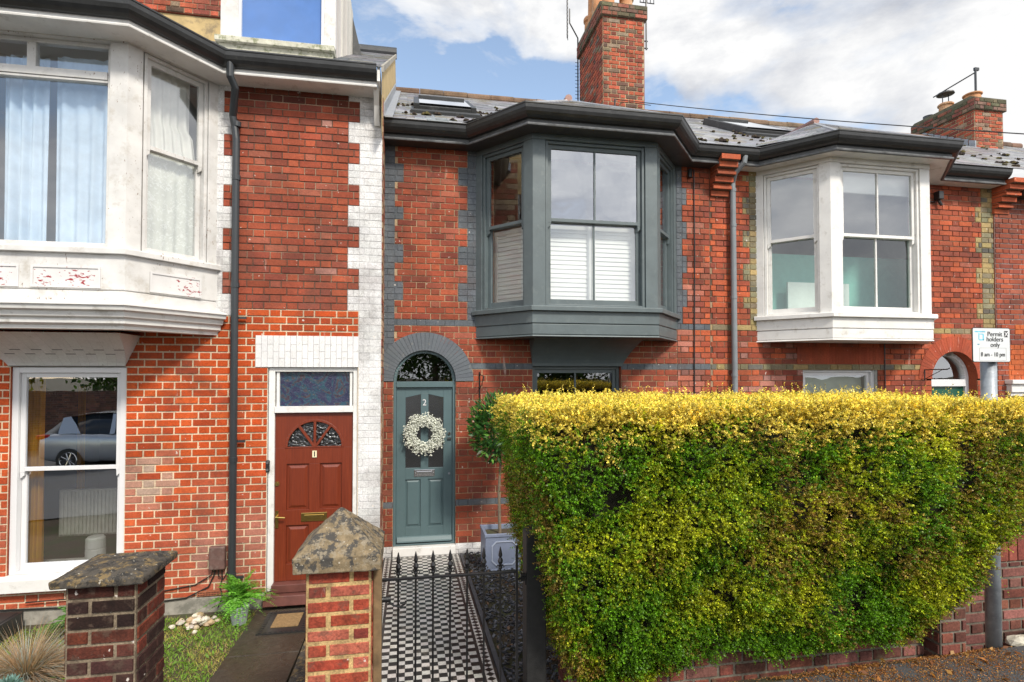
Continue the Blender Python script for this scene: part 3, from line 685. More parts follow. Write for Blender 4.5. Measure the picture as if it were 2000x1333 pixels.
# dormer
yd = 6.55
dx0, dx1 = PX(430, 80, yd), PX(655, 100, yd); zb_ = PZ(640, 100, yd); 
dm = MB(); gx0, gx1 = PX(470, 80, yd), PX(627, 80, yd)
dm.box(dx0, gx0-.03, yd, yd+.1, zb_-.02, 7.4); dm.box(gx1+.03, dx1, yd, yd+.1, zb_-.02, 7.4); dm.box(dx0, dx1, yd+.001, yd+.1, 7.4, 7.6)
dm.build('dormer_front', M['peel'], h1, bevel=.004)
ck = MB(); n = 16          # weathered vertical cheek boards
for i in range(n):
    y0 = yd+.1+i*.12
    ck.prism([(y0, max(R1(y0), zb_)+.0), (y0+.114, max(R1(y0+.114), zb_)), (y0+.114, 7.5), (y0, 7.5)], 'x', dx1-.06, dx1-rnd.uniform(.012, .02), jit((.6,.57,.52), .12))
ck.build('dormer_cheek', M['masonry_paint'], h1)
fr = MB(); fr.box(gx0-.03, gx0, yd+.01, yd+.07, zb_+.04, 7.4); fr.box(gx1, gx1+.03, yd+.01, yd+.07, zb_+.04, 7.4); fr.box(gx0, gx1, yd+.012, yd+.07, zb_+.04, zb_+.07); fr.build('dormer_window_frame', M['upvc'], h1, bevel=.003)
pa = MB(); pa.face([(gx0, yd+.04, zb_+.06), (gx1, yd+.04, zb_+.06), (gx1, yd+.04, 7.4), (gx0, yd+.04, 7.4)]); pa.build('window_pane', M['glass_clear'], h1)
bl = MB(); bl.box(gx0, gx1, yd+.055, yd+.065, zb_+.05, 7.4); bl.build('blue_blind', M['blue_blind'], h1)
sl = MB(); sl.prism([(yd-.10, zb_-.05), (yd+.05, zb_-.05), (yd+.05, zb_+.04), (yd-.10, zb_+.01)], 'x', dx0-.03, dx1+.0); sl.prism([(yd-.05, zb_-.13), (yd+.05, zb_-.13), (yd+.05, zb_-.051), (yd-.05, zb_-.051)], 'x', dx0, dx1-.02); sl.build('dormer_sill', mat_plain('mossy_sill', (.48,.47,.38), .8, .2, 12, .4, dirt=((.10,.12,.03), 14, .5, .7)), h1, bevel=.004)
df = MB(); q0 = P(708, 106, 8.62); q1 = P(678, -10, 8.62); df.prism([(q0[0], q0[1]-.1), (q1[0], q1[1]), (q1[0]-.18, q1[1]), (q0[0]-.22, q0[1]-.1)], 'y', 8.5, 8.62); df.build('dormer_verge', M['dark_fascia'], h1)
# chimney breast of house 1, mostly above the picture
yc = 8.3; cx0, cx1 = PX(268, 30, yc), PX(436, 60, yc); zc_ = PZ(300, 22, yc)
c = MB(); c.box(cx0, cx1, yc, yc+1.0, 5.9, zc_-.011); c.build('chimney_render', M['render'], h1)
c = MB(); brick_face(c, cx0-.03, cx1+.03, zc_, zc_+1.5, .075, zc_, (), (), {'base': dict(pal=CHIM, mortar=(.3,.2,.13), joint=.01)}, yc-.03)
c.box(cx0-.03, cx1+.03, yc-.025, yc+1.0, zc_, zc_+1.5, (.3,.08,.05)); c.build('chimney_stack', M['brick_old'], h1, norm=False)
# downpipe 1
dp = MB(); py = D1-.075
xa, za = PX(449, 125, 5.85), 5.10
dp.tube([(xa+.02, 5.80, 5.12), (xa+.02, 5.80, 4.98), (xa+.05, 5.86, 4.90), (-1.80, py-.02, 4.68), (-1.785, py, 4.58), (-1.77, py, 4.45), (-1.765, py, -.28)], .0365, 12)
for z in (4.60, 2.95, 1.18, .02, 4.05): dp.tube([(-1.766, py, z-.025), (-1.766, py, z+.025)], .042, 12)
for z in (2.62, 1.36, -.01): dp.box(-1.80, -1.66, py+.01, py+.03, z-.012, z+.012)
dp.build('downpipe', M['pipe_black'], h1, smooth=False)
mb_ = MB(); mb_.box(-1.985, -1.835, D1-.075, D1-.008, .08, .31); mb_.build('meter_box', mat_plain('brown_box', (.12,.065,.055), .6, .25, 20, .2, dirt=((.2,.15,.13), 18, .5, .5)), h1, bevel=.012)
cb = MB()
cb.tube([(-1.95, D1-.05, .09), (-1.97, D1-.03, .02), (-2.12, D1-.02, -.07), (-2.4, D1-.02, -.11), (-2.8, D1-.02, -.12), (-3.6, D1-.045, -.13)], .006, 6)
cb.tube([(-1.93, D1-.05, .09), (-1.94, D1-.03, .03), (-2.0, D1-.02, -.10), (-2.2, D1-.04, -.19), (-2.6, D1-.045, -.215), (-4.2, D1-.045, -.18)], .008, 6)
cb.tube([(-1.90, D1-.05, .09), (-1.90, D1-.03, .0), (-1.86, D1-.02, -.03), (-1.83, D1-.02, .03), (-1.81, D1-.015, .05)], .006, 6)
cb.tube([(-1.87, D1-.05, .09), (-1.87, D1-.02, -.02), (-1.89, D1-.03, -.1), (-1.86, D1-.04, -.2), (-1.9, D1-.05, -.3)], .006, 6)
cb.build('cable', M['blackplastic'], h1)
# ---- door 1
dr1 = MB(); fy0, fy1 = D1+.02, D1+.11
dr1.box(-1.455, -1.396, fy0, fy1, -.20, 2.112); dr1.box(-.607, -.562, fy0, fy1, -.20, 2.112)
dr1.box(-1.396, -.607, fy0+.001, fy1, 2.07, 2.112); dr1.box(-1.396, -.607, fy0-.012, fy1, 1.64, 1.705)
dr1.box(-1.385, -1.355, fy0+.02, fy1, 1.705, 2.07); dr1.box(-.645, -.618, fy0+.02, fy1, 1.705, 2.07)
dr1.build('door_frame', M['white_paint'], h1, bevel=.003)
door1 = MB(); y0, y1 = D1+.05, D1+.09; X0, X1 = -1.394, -.608; cx = -1.0; cz = 1.268; R = .285
zt = 1.636; zb = -.115
door1.box(X0, X0+.115, y0, y1, zb, cz); door1.box(X1-.115, X1, y0, y1, zb, cz)      # stiles
spandrel(door1, X0, X1, zt, cx, cz, R, y0, y1)
door1.box(X0+.115, X1-.115, y0+.0006, y1, 1.10, cz-.0005)
door1.box(cx-.055, cx+.055, y0+.0004, y1, zb, 1.10)
for za, zc2 in ((.46, .62), (zb, .06)): door1.box(X0+.115, X1-.115, y0+.0008, y1, za, zc2)
for xa, xb in ((X0+.115, cx-.055), (cx+.055, X1-.115)):
    for za, zb2 in ((.62, 1.10), (.06, .46)):
        door1.box(xa, xb, y0+.018, y1, za, zb2)
        e = .045; door1.faces([(xa+.02, y0+.0175, za+.02), (xb-.02, y0+.0175, za+.02), (xb-.02, y0+.0175, zb2-.02), (xa+.02, y0+.0175, zb2-.02), (xa+e, y0+.006, za+e), (xb-e, y0+.006, za+e), (xb-e, y0+.006, zb2-e), (xa+e, y0+.006, zb2-e)], [(4,5,6,7),(0,1,5,4),(1,2,6,5),(2,3,7,6),(3,0,4,7)])
for an in (55, 90, 125):
    d = Vector((math.cos(math.radians(an)), math.sin(math.radians(an)))); nn = Vector((-d.y, d.x))*.013
    door1.prism([tuple(Vector((cx, cz))+nn), tuple(Vector((cx, cz))-nn), tuple(Vector((cx, cz))-nn+d*(R+.01)), tuple(Vector((cx, cz))+nn+d*(R+.01))], 'y', y0-.003-an*.00002, y1-.005)
ring_back(door1, cx, cz, R-.012, R+.014, y0-.006, y0+.01, (1,1,1), 24)
door1.box(cx-R, cx+R, y0-.004, y0+.01, cz-.002, cz+.012)
o = door1.build('front_door', M['mahogany'], h1, bevel=.0025)
g = MB(); g.face([(cx+R*math.cos(math.pi*i/24), y0+.02, cz+R*math.sin(math.pi*i/24)) for i in range(25)]); g.build('fan_light', M['glass_amber'] if 'amber' in M else glass('amber_glass', .05, .8, (.75,.55,.25), .25, .5, 40), o)
th = MB(); th.box(-1.40, -.60, D1-.05, D1+.10, -.20, -.118); th.prism([(D1-.14, -.30), (D1+.08, -.30), (D1+.08, -.205), (D1-.12, -.205)], 'x', -1.46, -.56); th.build('threshold', mat_plain('red_step', (.13,.05,.04), .35, .3, 10, .3), h1, bevel=.006)
tg = MB(); tg.face([(-1.36, D1+.07, 1.70), (-.64, D1+.07, 1.70), (-.64, D1+.07, 2.08), (-1.36, D1+.07, 2.08)])
def stained():
    m, nt, out = newmat('stained_fanlight_glass'); a = noise(nt, 5, 3, .6, None, 2.5); b = noise(nt, 7, 4, .6, None, 2.0)
    c = ramp(nt, a, [(.3, (.02,.025,.06)), (.45, (.03,.03,.07)), (.52, (.02,.07,.10)), (.58, (.06,.04,.05)), (.7, (.02,.02,.05))])
    c = mixc(nt, c, (.30,.28,.27), ramp(nt, noise(nt, 70, 5, .8), [(.58, 0.0), (.66, .5)]))
    finish(nt, out, c, .22, b, .4, .01, spec=.6); return m
tg.build('fanlight_glass', stained(), h1)
ba = MB(); ba.box(-1.385, -1.355, y0-.008, y0+.002, .44, .62); ba.tube([(-1.37, y0-.008, .56), (-1.37, y0-.05, .56), (-1.34, y0-.055, .56), (-1.28, y0-.055, .555)], .009, 8); ba.build('door_handle', M['brass'], o)
ba = MB(); ba.tube([(-1.37, y0-.012, .90), (-1.37, y0+.002, .90)], .024, 14); ba.tube([(-1.37, y0-.018, .90), (-1.37, y0-.010, .90)], .012, 12); ba.build('door_lock', M['brass'], o)
ba = MB(); ba.box(cx-.13, cx+.13, y0-.008, y0, .495, .585); ba.box(cx-.10, cx+.10, y0-.014, y0-.0075, .515, .565); ba.build('letter_box', M['brass'], o, bevel=.004)
ba = MB(); ba.box(cx-.022, cx+.022, y0-.010, y0-.003, 1.165, 1.235); npl = ba.build('number_plate', mat_plain('cream_plate', (.75,.68,.45), .4), o)
text_mesh('1', 'house_number', .07, (cx, y0-.0115, 1.177), 'blackplastic', npl, bold=.002)
db = MB(); db.box(-1.475, -1.435, D1-.015, D1+.019, 1.03, 1.155)
dbo = db.build('doorbell', M['blackplastic'], h1, bevel=.012)
for z in (1.055, 1.13):
    q = MB(); q.tube([(-1.455, D1-.018, z), (-1.455, D1-.0151, z)], .013, 16); q.build('doorbell_button', M['chrome'], dbo)
room(h1, -1.5, -.4, D1+.16, D1+3, -.2, 2.3, 'interior', 'hall_lining')
# ================================================================== HOUSES 2, 3, 4
X23, X34, X45 = 3.826, 8.30, 12.6
g2 = .0735; z02 = 2.10-28*g2
ST2 = {'base': dict(pal=RED, mortar=lambda x, z: (.50,.36,.22) if rnd.random() < .8 else (.3,.2,.13), joint=.0072),
       'mid': dict(pal=RED+[((.46,.10,.04),.12)]*4, mortar=lambda x, z: (.12,.075,.05) if rnd.random() < .75 else (.36,.25,.16), joint=.007),
       'grey': dict(pal=GREY, mortar=(.100,.114,.130), joint=.003, relief=.6),
       'yellow': dict(pal=YEL, mortar=(.38,.29,.15), joint=.008),
       'plinth': dict(pal=WHITE, mortar=(.55,.55,.55), joint=.005, relief=.9)}
def cf2(x, z, c, st):
    if st in ('base', 'mid'):
        f = 0
        d = abs(x-3.53+.05*math.sin(z*6))
        if d < .20 and z < 4.0 and rnd.random() < .5: f = .3*(1-d/.22)
        if abs(x-4.75) < .5 and 1.6 < z < 2.5 and rnd.random() < .3: f = .35
        if st == 'base' and abs(x) > 3 and rnd.random() < .06: f = .25
        if f: c = tuple(a*(1-f)+b*f for a, b in zip(c, (.50,.36,.33)))
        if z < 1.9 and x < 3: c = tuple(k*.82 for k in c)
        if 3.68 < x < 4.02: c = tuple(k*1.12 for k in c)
    return c
band1 = (z02+35*g2, z02+36*g2); band2 = (z02+28*g2, z02+29*g2); band3 = (z02+6*g2, z02+7*g2)
L_ = iv(780, D, [(322,357),(399,434),(473,509),(549,584)])
Rr = iv(905, D, [(332,367),(408,443),(481,515),(554,590)])
Rb = iv(1335, D, [(364,396),(432,464),(500,530),(568,600)])
Yl = iv(1465, D, [(343,358),(385,418),(450,483),(518,550),(580,606)])
Yr = iv(1920, D, [(408,440),(468,497),(528,556),(592,620)])
zn2 = [(3.36, X34, -.3, 5, 'mid'), (XP, -.196, 2.2, 5, 'grey')]+[(XP, -.097, a, b, 'grey') for a, b in L_]
zn2 += [(.659, .80, 2.70, 5, 'grey')]+[(.548, .80, a, b, 'grey') for a, b in Rr]
zn2 += [(3.30, 3.436, 2.70, 5, 'grey')]+[(3.30, 3.50, a, b, 'grey') for a, b in Rb]
zn2 += [(XP, 3.826, *band1, 'grey'), (.6, 3.826, *band2, 'grey'), (XP, 3.3, *band3, 'grey'), (XP, 3.3, -.3, .03, 'plinth')]
zn3 = [(X23, X34, -.4, 5.2, 'mid'), (4.399, 4.55, 2.70, 5, 'yellow')]+[(4.302, 4.55, a, b, 'yellow') for a, b in Yl]
zn3 += [(8.093, X34, 2.0, 5, 'yellow')]+[(7.987, X34, a, b, 'yellow') for a, b in Yr]
zn3 += [(X23, 8.09, *band1, 'yellow'), (X23, 7.05, *band2, 'yellow')]
def ringcut(cx, cz, hw, rm): 
    def f(z):
        if z < cz: return (cx-hw, cx+hw)
        if z < cz+rm: h = math.sqrt(rm*rm-(z-cz)**2); return (cx-max(h, 0), cx+h)
    return f
def reveal(w, x, za, zb, col, y=D, dp=.11): w.face([(x, y, za), (x, y+dp, za), (x, y+dp, zb), (x, y, zb)], col)
def arch_reveal(w, cx, cz, r, y0, y1, col, n=24):
    for i in range(n):
        a, b = math.pi*i/n, math.pi*(i+1)/n
        w.face([(cx+r*math.cos(a), y0, cz+r*math.sin(a)), (cx+r*math.cos(b), y0, cz+r*math.sin(b)), (cx+r*math.cos(b), y1, cz+r*math.sin(b)), (cx+r*math.cos(a), y1, cz+r*math.sin(a))], col)
HZ = dict(zb=2.46, zs=2.80, zh=4.68, zf=4.70)
def lower_house(h, xa, xb, zones, cuts, bay, mat, gl_up, gl_lo, zroof=None, base_style='base'):
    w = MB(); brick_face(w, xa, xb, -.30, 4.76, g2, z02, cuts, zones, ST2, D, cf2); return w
# ---- house 2
h2 = empty('terraced_house', (1.8, D, -.1), 'red brick terraced house with slate grey bay window, grey quoins and blue-grey arched front door', 'house')
cx2, cz2, r2 = .16, 1.96, .363
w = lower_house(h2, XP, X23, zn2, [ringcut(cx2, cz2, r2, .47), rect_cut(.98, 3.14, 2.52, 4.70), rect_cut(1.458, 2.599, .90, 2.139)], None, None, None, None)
for x in (cx2-r2, cx2+r2): reveal(w, x, -.1, cz2, (.33,.08,.04))
arch_reveal(w, cx2, cz2, r2, D-.01, D+.11, (.09,.1,.115))
for x in (1.458, 2.599): reveal(w, x, .9, 2.14, (.33,.08,.04))
w.build('brick_wall', M['brick'], h2, norm=False)
v = MB(); ring_back(v, cx2, cz2, r2+.001, .573, D-.010, D+.03, (.06,.068,.078)); voussoirs(v, cx2, cz2, r2+.0005, .575, D-.0145, D+.02, 34, GREY, gap=.0022); v.build('brick_arch', M['masonry_paint'], h2)
# ---- door 2
o2 = MB(); fy = D+.03
def arch_frame(mb, cx, cz, ro, ri, y0, y1, zb, col=(1,1,1)):
    ring_back(mb, cx, cz, ri, ro, y0, y1, col, 32)
    mb.box(cx-ro, cx-ri, y0, y1, zb, cz); mb.box(cx+ri, cx+ro, y0, y1, zb, cz)
arch_frame(o2, cx2, cz2, r2-.001, r2-.034, fy, fy+.08, .035)
o2.box(cx2-r2+.034, cx2+r2-.034, fy-.012, fy+.08, 1.888, 1.955); o2.box(cx2-r2+.034, cx2+r2-.034, fy+.0, fy+.08, .035, .058)
o2.build('door_frame', M['door_green'], h2, bevel=.003)
g = MB(); rr = r2-.03; g.face([(cx2+rr*math.cos(math.pi*i/32), fy+.05, cz2+rr*math.sin(math.pi*i/32)) for i in range(33)]); g.build('fan_light', M['glass_dark'], h2)
d2 = MB(); y0, y1 = D+.055, D+.10; X0, X1 = cx2-r2+.036, cx2+r2-.036; zb, zt = .062, 1.886; cm = (X0+X1)/2
st = .105; mu = .045
d2.box(X0, X0+st, y0, y1, zb, zt); d2.box(X1-st, X1, y0, y1, zb, zt); d2.box(cm-mu, cm+mu, y0+.0005, y1, zb, zt-.07)
d2.box(X0+st, cm-mu, y0+.001, y1, .80, .935); d2.box(cm+mu, X1-st, y0+.001, y1, .80, .935)
d2.box(X0+st, cm-mu, y0+.001, y1, zb, .245); d2.box(cm+mu, X1-st, y0+.001, y1, zb, .245)
# curved head rail
zA, zB = 1.765, 1.805
d2.prism([(X0+st, zA), (cm-mu, zB), (cm-mu, zt), (X0+st, zt)], 'y', y0+.0008, y1); d2.prism([(cm+mu, zB), (X1-st, zA), (X1-st, zt), (cm+mu, zt)], 'y', y0+.0008, y1)
d2.box(cm-mu, cm+mu, y0+.0009, y1, zt-.07, zt)
for xa, xb in ((X0+st, cm-mu), (cm+mu, X1-st)):
    za, zc2 = .245, .80; d2.box(xa, xb, y0+.018, y1, za, zc2); e = .03
    d2.faces([(xa+.012, y0+.0175, za+.012), (xb-.012, y0+.0175, za+.012), (xb-.012, y0+.0175, zc2-.012), (xa+.012, y0+.0175, zc2-.012), (xa+e, y0+.006, za+e), (xb-e, y0+.006, za+e), (xb-e, y0+.006, zc2-e), (xa+e, y0+.006, zc2-e)], [(4,5,6,7),(0,1,5,4),(1,2,6,5),(2,3,7,6),(3,0,4,7)])
d2.prism([(y0-.045, .075), (y0, .075), (y0, .14), (y0-.012, .13), (y0-.04, .092)], 'x', X0+.01, X1-.005)
do2 = d2.build('front_door', M['door_green'], h2, bevel=.0025)
for xa, xb in ((X0+st, cm-mu), (cm+mu, X1-st)):
    g = MB(); g.face([(xa, y0+.02, .93), (xb, y0+.02, .93), (xb, y0+.02, 1.81), (xa, y0+.02, 1.81)]); g.build('door_glass', M['glass_frost'], do2)
q = MB(); lx0, lx1 = PX(809, 926, y0), PX(849, 926, y0); q.box(lx0, lx1, y0-.008, y0, .835, .915); q.box(lx0+.028, lx1-.028, y0-.013, y0-.0075, .855, .895)
for x in (lx0+.013, lx1-.013): q.tube([(x, y0-.012, .875), (x, y0-.007, .875)], .006, 8)
q.build('letter_plate', M['chrome'], do2, bevel=.003)
text_mesh('2', 'house_number', .105, (cm-.002, y0-.004, 1.672), 'upvc', do2, sx=.95)
q = MB(); q.tube([(X1-.035, y0-.015, 1.335), (X1-.035, y0+.001, 1.335)], .018, 14); q.build('door_lock', M['chrome'], do2); q = MB(); q.box(X1-.056, X1-.012, y0-.02, y0, 1.265, 1.290); q.build('door_pull', M['chrome'], do2)
q = MB(); q.tube([(X1-.035, y0-.006, .86), (X1-.035, y0+.001, .86)], .014, 12); q.build('key_escutcheon', M['lead'], do2)
q = MB(); q.box(cx2-r2-.0, cx2+r2-.0, D-.05, D+.11, -.12, .032); q.build('door_step', M['white_paint'], h2, bevel=.006)
room(h2, cx2-.5, cx2+.5, D+.16, D+3.5, -.1, 2.5, 'interior', 'hall_lining')
# ---- bay 2
XW0, XF0, XF1, XW1, YF = .755, 1.32, 2.795, 3.36, 5.95
def build_bay(h, xw0, xf0, xf1, xw1, mat, gu, gl, gu2, gl2, label):
    bo, dl, dr, L = canted_bay(h, xw0, xf0, xf1, xw1, D, YF, 2.46, 2.80, 4.665, mat, 4.70)
    sash(h, (xf0, YF), (1, 0), .15, xf1-xf0-.15, 2.805, 4.66, 3.78, mat, gu, gl, bar=True, w0=-.02)
    sash(h, (xw0, D), (xf0-xw0, YF-D), .105, L-.125, 2.805, 4.66, 3.78, mat, gu2, gl2, w0=-.02)
    sash(h, (xf1, YF), (xw1-xf1, D-YF), .125, L-.105, 2.805, 4.66, 3.78, mat, gu2, gl2, w0=-.02)
    room(h, xw0-.6, xw1+.5, D+.02, D+3.2, 2.30, 4.74)
    fl = MB()
    for z, nm in ((2.62, 'bay_floor'), (4.70, 'bay_ceiling')): fl = MB(); fl.face([(xw0+.06, D+.02, z), (xf0+.03, YF+.05, z), (xf1-.03, YF+.05, z), (xw1-.06, D+.02, z)]); fl.build(nm, M['interior'], h)
build_bay(h2, XW0, XF0, XF1, XW1, 'grey_paint', 'glass_up', 'glass', 'glass', 'glass', '')
# plantation shutters in the lower sashes
def shutter(par, O, d, s0, s1, z0, z1, w):
    m = MB(); m.frame(O, d); st = .045
    m.box(s0, s0+st, w-.03, w, z0, z1); m.box(s1-st, s1, w-.03, w, z0, z1); m.box(s0+st, s1-st, w-.029, w-.001, z0, z0+.06); m.box(s0+st, s1-st, w-.029, w-.001, z1-.05, z1)
    z = z0+.075
    while z < z1-.055:
        m.prism([(w-.022, z+.052), (w-.017, z+.055), (w-.006, z-.001), (w-.012, z-.004)], 'x', s0+st+.001, s1-st-.001); z += .052
    # louvres run in local frame: prism on x gives (s, w, z)
    m.build('plantation_shutter', M['white_blind'], par)
for s0, s1 in ((.20, .735), (.745, 1.275)): shutter(h2, (XF0, YF), (1, 0), s0, s1, 2.82, 3.76, -.19)
shutter(h2, (XW0, D), (XF0-XW0, YF-D), .14, .72, 2.82, 3.76, -.19); shutter(h2, (XF1, YF), (XW1-XF1, D-YF), .14, .72, 2.82, 3.76, -.19)
cove(h2, 1.455, 2.605, .04, .16, 2.14, 2.463, D, .30, 'grey_paint', 0, 2.0)
sash(h2, (0, D), (1, 0), 1.46, 2.597, .90, 2.137, 1.5, 'grey_paint', 'glass_dark', 'glass_dark', bar=True, w0=-.06, fr=.035)
q = MB(); q.box(1.40, 2.66, D-.05, D+.08, .82, .90); q.build('window_sill', M['grey_paint'], h2)
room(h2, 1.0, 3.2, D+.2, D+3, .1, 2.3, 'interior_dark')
def roof_bay(mb, xw0, xf0, xf1, xw1):
    xm = (xf0+xf1)/2; e = [(xw0-.22, 6.36, RZ(6.36)-.02), (xf0-.13, 5.66, 4.905), (xf1+.13, 5.66, 4.905), (xw1+.22, 6.36, RZ(6.36)-.02)]
    A = (xm, 7.1, 5.71); B = (xm, 7.72, RZ(7.72)+.0)
    slates(mb, [e[1], e[2], A], .13, .20); slates(mb, [e[0], e[1], A], .13, .20); slates(mb, [e[2], e[3], A], .13, .20)
    mb.face([e[0], A, B], (.2,.2,.21)); mb.face([A, e[3], B], (.2,.2,.21))
    for k_ in (1, 2):
        mb.tube([e[k_], A], .022, 6, col=(.30,.31,.33))
    mb.tube([(A[0], A[1]-.05, A[2]+.02), (B[0], B[1], B[2]+.02)], .05, 8, col=(.30,.14,.10))
    return e, A, B
def moss(par, pts, name='moss'):
    m = MB()
    for p in pts:
        r = rnd.uniform(.015, .04)
        for k in range(rnd.randint(2, 4)):
            c = (p[0]+rnd.uniform(-.05, .05), p[1]+rnd.uniform(-.02, .02), p[2]-.005)
            rr = r*rnd.uniform(.6, 1.1); m.lathe(c, [(rr, 0), (rr*.95, rr*.5), (rr*.5, rr*.95), (rr*.05, rr*1.05)], 6, jit(rnd.choice([(.05,.035,.02), (.09,.075,.025), (.03,.02,.015)]), .2))
    return tag(m.build(name, M['brick_old'], par), kind='stuff')
def roof_of(h, xa, xb, bay=None, yv=None):
    m = MB(); slates(m, [(xa, 6.26, RZ(6.26)), (xb, 6.26, RZ(6.26)), (xb, YR, RZ(YR)), (xa, YR, RZ(YR))], .17, .24)
    if bay: roof_bay(m, *bay)
    ro = m.build('slate_roof', M['slate'], h, norm=False)
    t = MB(); x = xa
    while x < xb-.01:
        x2 = min(xb, x+.45); t.tube([(x+.004, YR, RZ(YR)+rnd.uniform(0, .012)), (x2-.004, YR, RZ(YR)+rnd.uniform(0, .012))], .085, 10, col=jit((.19,.125,.085), .25)); x = x2
    t.build('ridge_tiles', M['brick_old'], h)
    b = MB(); b.face([(xa, YR, RZ(YR)), (xb, YR, RZ(YR)), (xb, 15, RZ(6.3)), (xa, 15, RZ(6.3))], (.1,.1,.1)); b.build('rear_roof_slope', M['slate'], h)
    moss(ro, [(x, y, RZ(y)+.01) for x, y in [(rnd.uniform(xa+.1, xb-.1), 6.4+abs(rnd.gauss(0, 1.3))) for _ in range(110)] if y < 10.2])
    return ro
ro2 = roof_of(h2, XP+.01, X23, (XW0, XF0, XF1, XW1))
fl = MB(); fl.prism([(6.22, RZ(6.22)+.02), (10.5, RZ(10.5)+.02), (10.5, RZ(10.5)+.16), (6.22, RZ(6.22)+.16)], 'x', XP+.006, XP+.022); fl.prism([(6.22, RZ(6.22)+.012), (10.5, RZ(10.5)+.012), (10.5, RZ(10.5)+.03), (6.22, RZ(6.22)+.03)], 'x', XP+.022, XP+.11); fl.build('lead_flashing', M['lead'], h2)
gutter_run(h2, [(XP+.01, D), (XW0, D), (XF0, YF), (XF1, YF), (XW1, D), (X23, D)], 4.80, 4.715, .20, soff='dark_fascia')
def skylight(par, xa, xb, ya, yb, name='roof_window'):
    m = MB(); n = Vector((0, -.575, 1)).normalized()
    def q(x, y, h): p = Vector((x, y, RZ(y)))+n*h; return tuple(p)
    def bar(x0, x1, y0, y1, h0, h1): m.faces([q(x0,y0,h0), q(x1,y0,h0), q(x1,y1,h0), q(x0,y1,h0), q(x0,y0,h1), q(x1,y0,h1), q(x1,y1,h1), q(x0,y1,h1)], [(0,3,2,1),(4,5,6,7),(0,1,5,4),(1,2,6,5),(2,3,7,6),(3,0,4,7)])
    bar(xa, xa+.07, ya, yb, .0, .11); bar(xb-.07, xb, ya, yb, .0, .11); bar(xa+.07, xb-.07, yb-.08, yb, 0, .14); bar(xa+.07, xb-.07, ya, ya+.09, 0, .085); bar(xa-.04, xb+.04, ya-.16, ya-.001, .0, .045)
    o = m.build(name, M['dark_fascia'], par, bevel=.006)
    g = MB(); g.face([q(xa+.07, ya+.03, .113), q(xb-.07, ya+.03, .113), q(xb-.07, yb-.08, .113), q(xa+.07, yb-.08, .113)]); g.build('roof_window_pane', M['skyglass'], o)
skylight(h2, .02, .82, 7.10, 8.15)
# ---- chimney shared by houses 2 and 3
def chimney(par, x0, x1, y0, y1, z0, z1, cap, pots, cowl=()):
    st = {'base': dict(pal=CHIM, mortar=(.42,.32,.20), joint=.012, rough=.004)}
    m = MB(); brick_face(m, x0, x1, z0, z1, .077, z0, (), (), st, y0, None, .012)
    f = face_mb((x0, y1), (0, -1)); brick_face(f, 0, y1-y0, z0, z1, .077, z0, (), (), st, 0, None, .012)
    st2 = {'base': dict(pal=[((.20,.12,.09),.3),((.28,.10,.07),.3),((.11,.10,.06),.3)], mortar=(.13,.12,.08), joint=.010, rough=.004)}
    e = .045; c = MB(); brick_face(c, x0-e, x1+e, z1, z1+cap, .077, z1, (), (), st2, y0-e, None, .012)
    c2 = face_mb((x0-e, y1+e), (0, -1)); brick_face(c2, 0, y1-y0+2*e, z1, z1+cap, .077, z1, (), (), st2, 0, None, .012)
    base = MB(); base.box(x0+.002, x1+.011, y0+.002, y1, z0-.8, z1, (.25,.1,.07)); base.box(x0-e+.002, x1+e+.01, y0-e+.002, y1+e, z1-.001, z1+cap, (.15,.12,.08))
    base.prism([(y0-e, z1+cap), (y1+e, z1+cap), (y1-.05, z1+cap+.05), (y0+.05, z1+cap+.05)], 'x', x0-e, x1+e, (.16,.15,.10))
    for q in (m, f, c, c2): 
        k = len(base.v); base.v += q.v; base.f += [tuple(i+k for i in t) for t in q.f]; base.m += q.m; base.c += q.c
    o = base.build('chimney_stack', M['brick_old'], par, norm=False)
    for (px, py, r, hh) in pots:
        p = MB(); p.lathe((px, py, z1+cap), [(r*1.05, 0), (r, .05), (r*.88, hh*.8), (r*1.08, hh*.84), (r*1.1, hh*.93), (r*.95, hh), (r*.75, hh), (r*.7, hh-.1)], 20, jit((.45,.27,.14), .15))
        p.build('chimney_pot', M['terracotta'], o, smooth=False)
    return o
ch2 = chimney(h2, 3.42, 4.215, 9.5, 10.9, 6.55, 8.59, .24, [(3.62, 9.75, .12, .5), (4.0, 9.8, .125, .35), (3.56, 10.15, .13, .95), (3.56, 10.45, .11, 1.1), (3.6, 10.78, .12, .55)])
lf = MB(); lf.box(3.40, 4.235, 9.44, 9.49, 6.60, 6.83)
for i in range(9): lf.prism([(9.47+i*.155, RZ(9.47+i*.155)-.02), (9.62+i*.155, RZ(9.62+i*.155)-.02), (9.60+i*.155, RZ(9.47+i*.155)+.20), (9.47+i*.155, RZ(9.47+i*.155)+.14)], 'x', 3.39, 3.415)
lf.build('lead_flashing', M['lead'], ch2)
# black cable down the wall of house 2 and the corbel on the party line
q = MB(); q.tube([(3.60, D-.02, 4.70), (3.603, D-.02, 3.6), (3.59, D-.02, 2.4), (3.585, D-.02, 1.4)], .0075, 6); q.tube([(3.54, D-.03, 4.69), (3.53, D-.04, 4.58)], .03, 8); q.build('cable', M['blackplastic'], h2)
corbel(h2, 3.83, 4.09, 4.83, 4.36, D, .30)
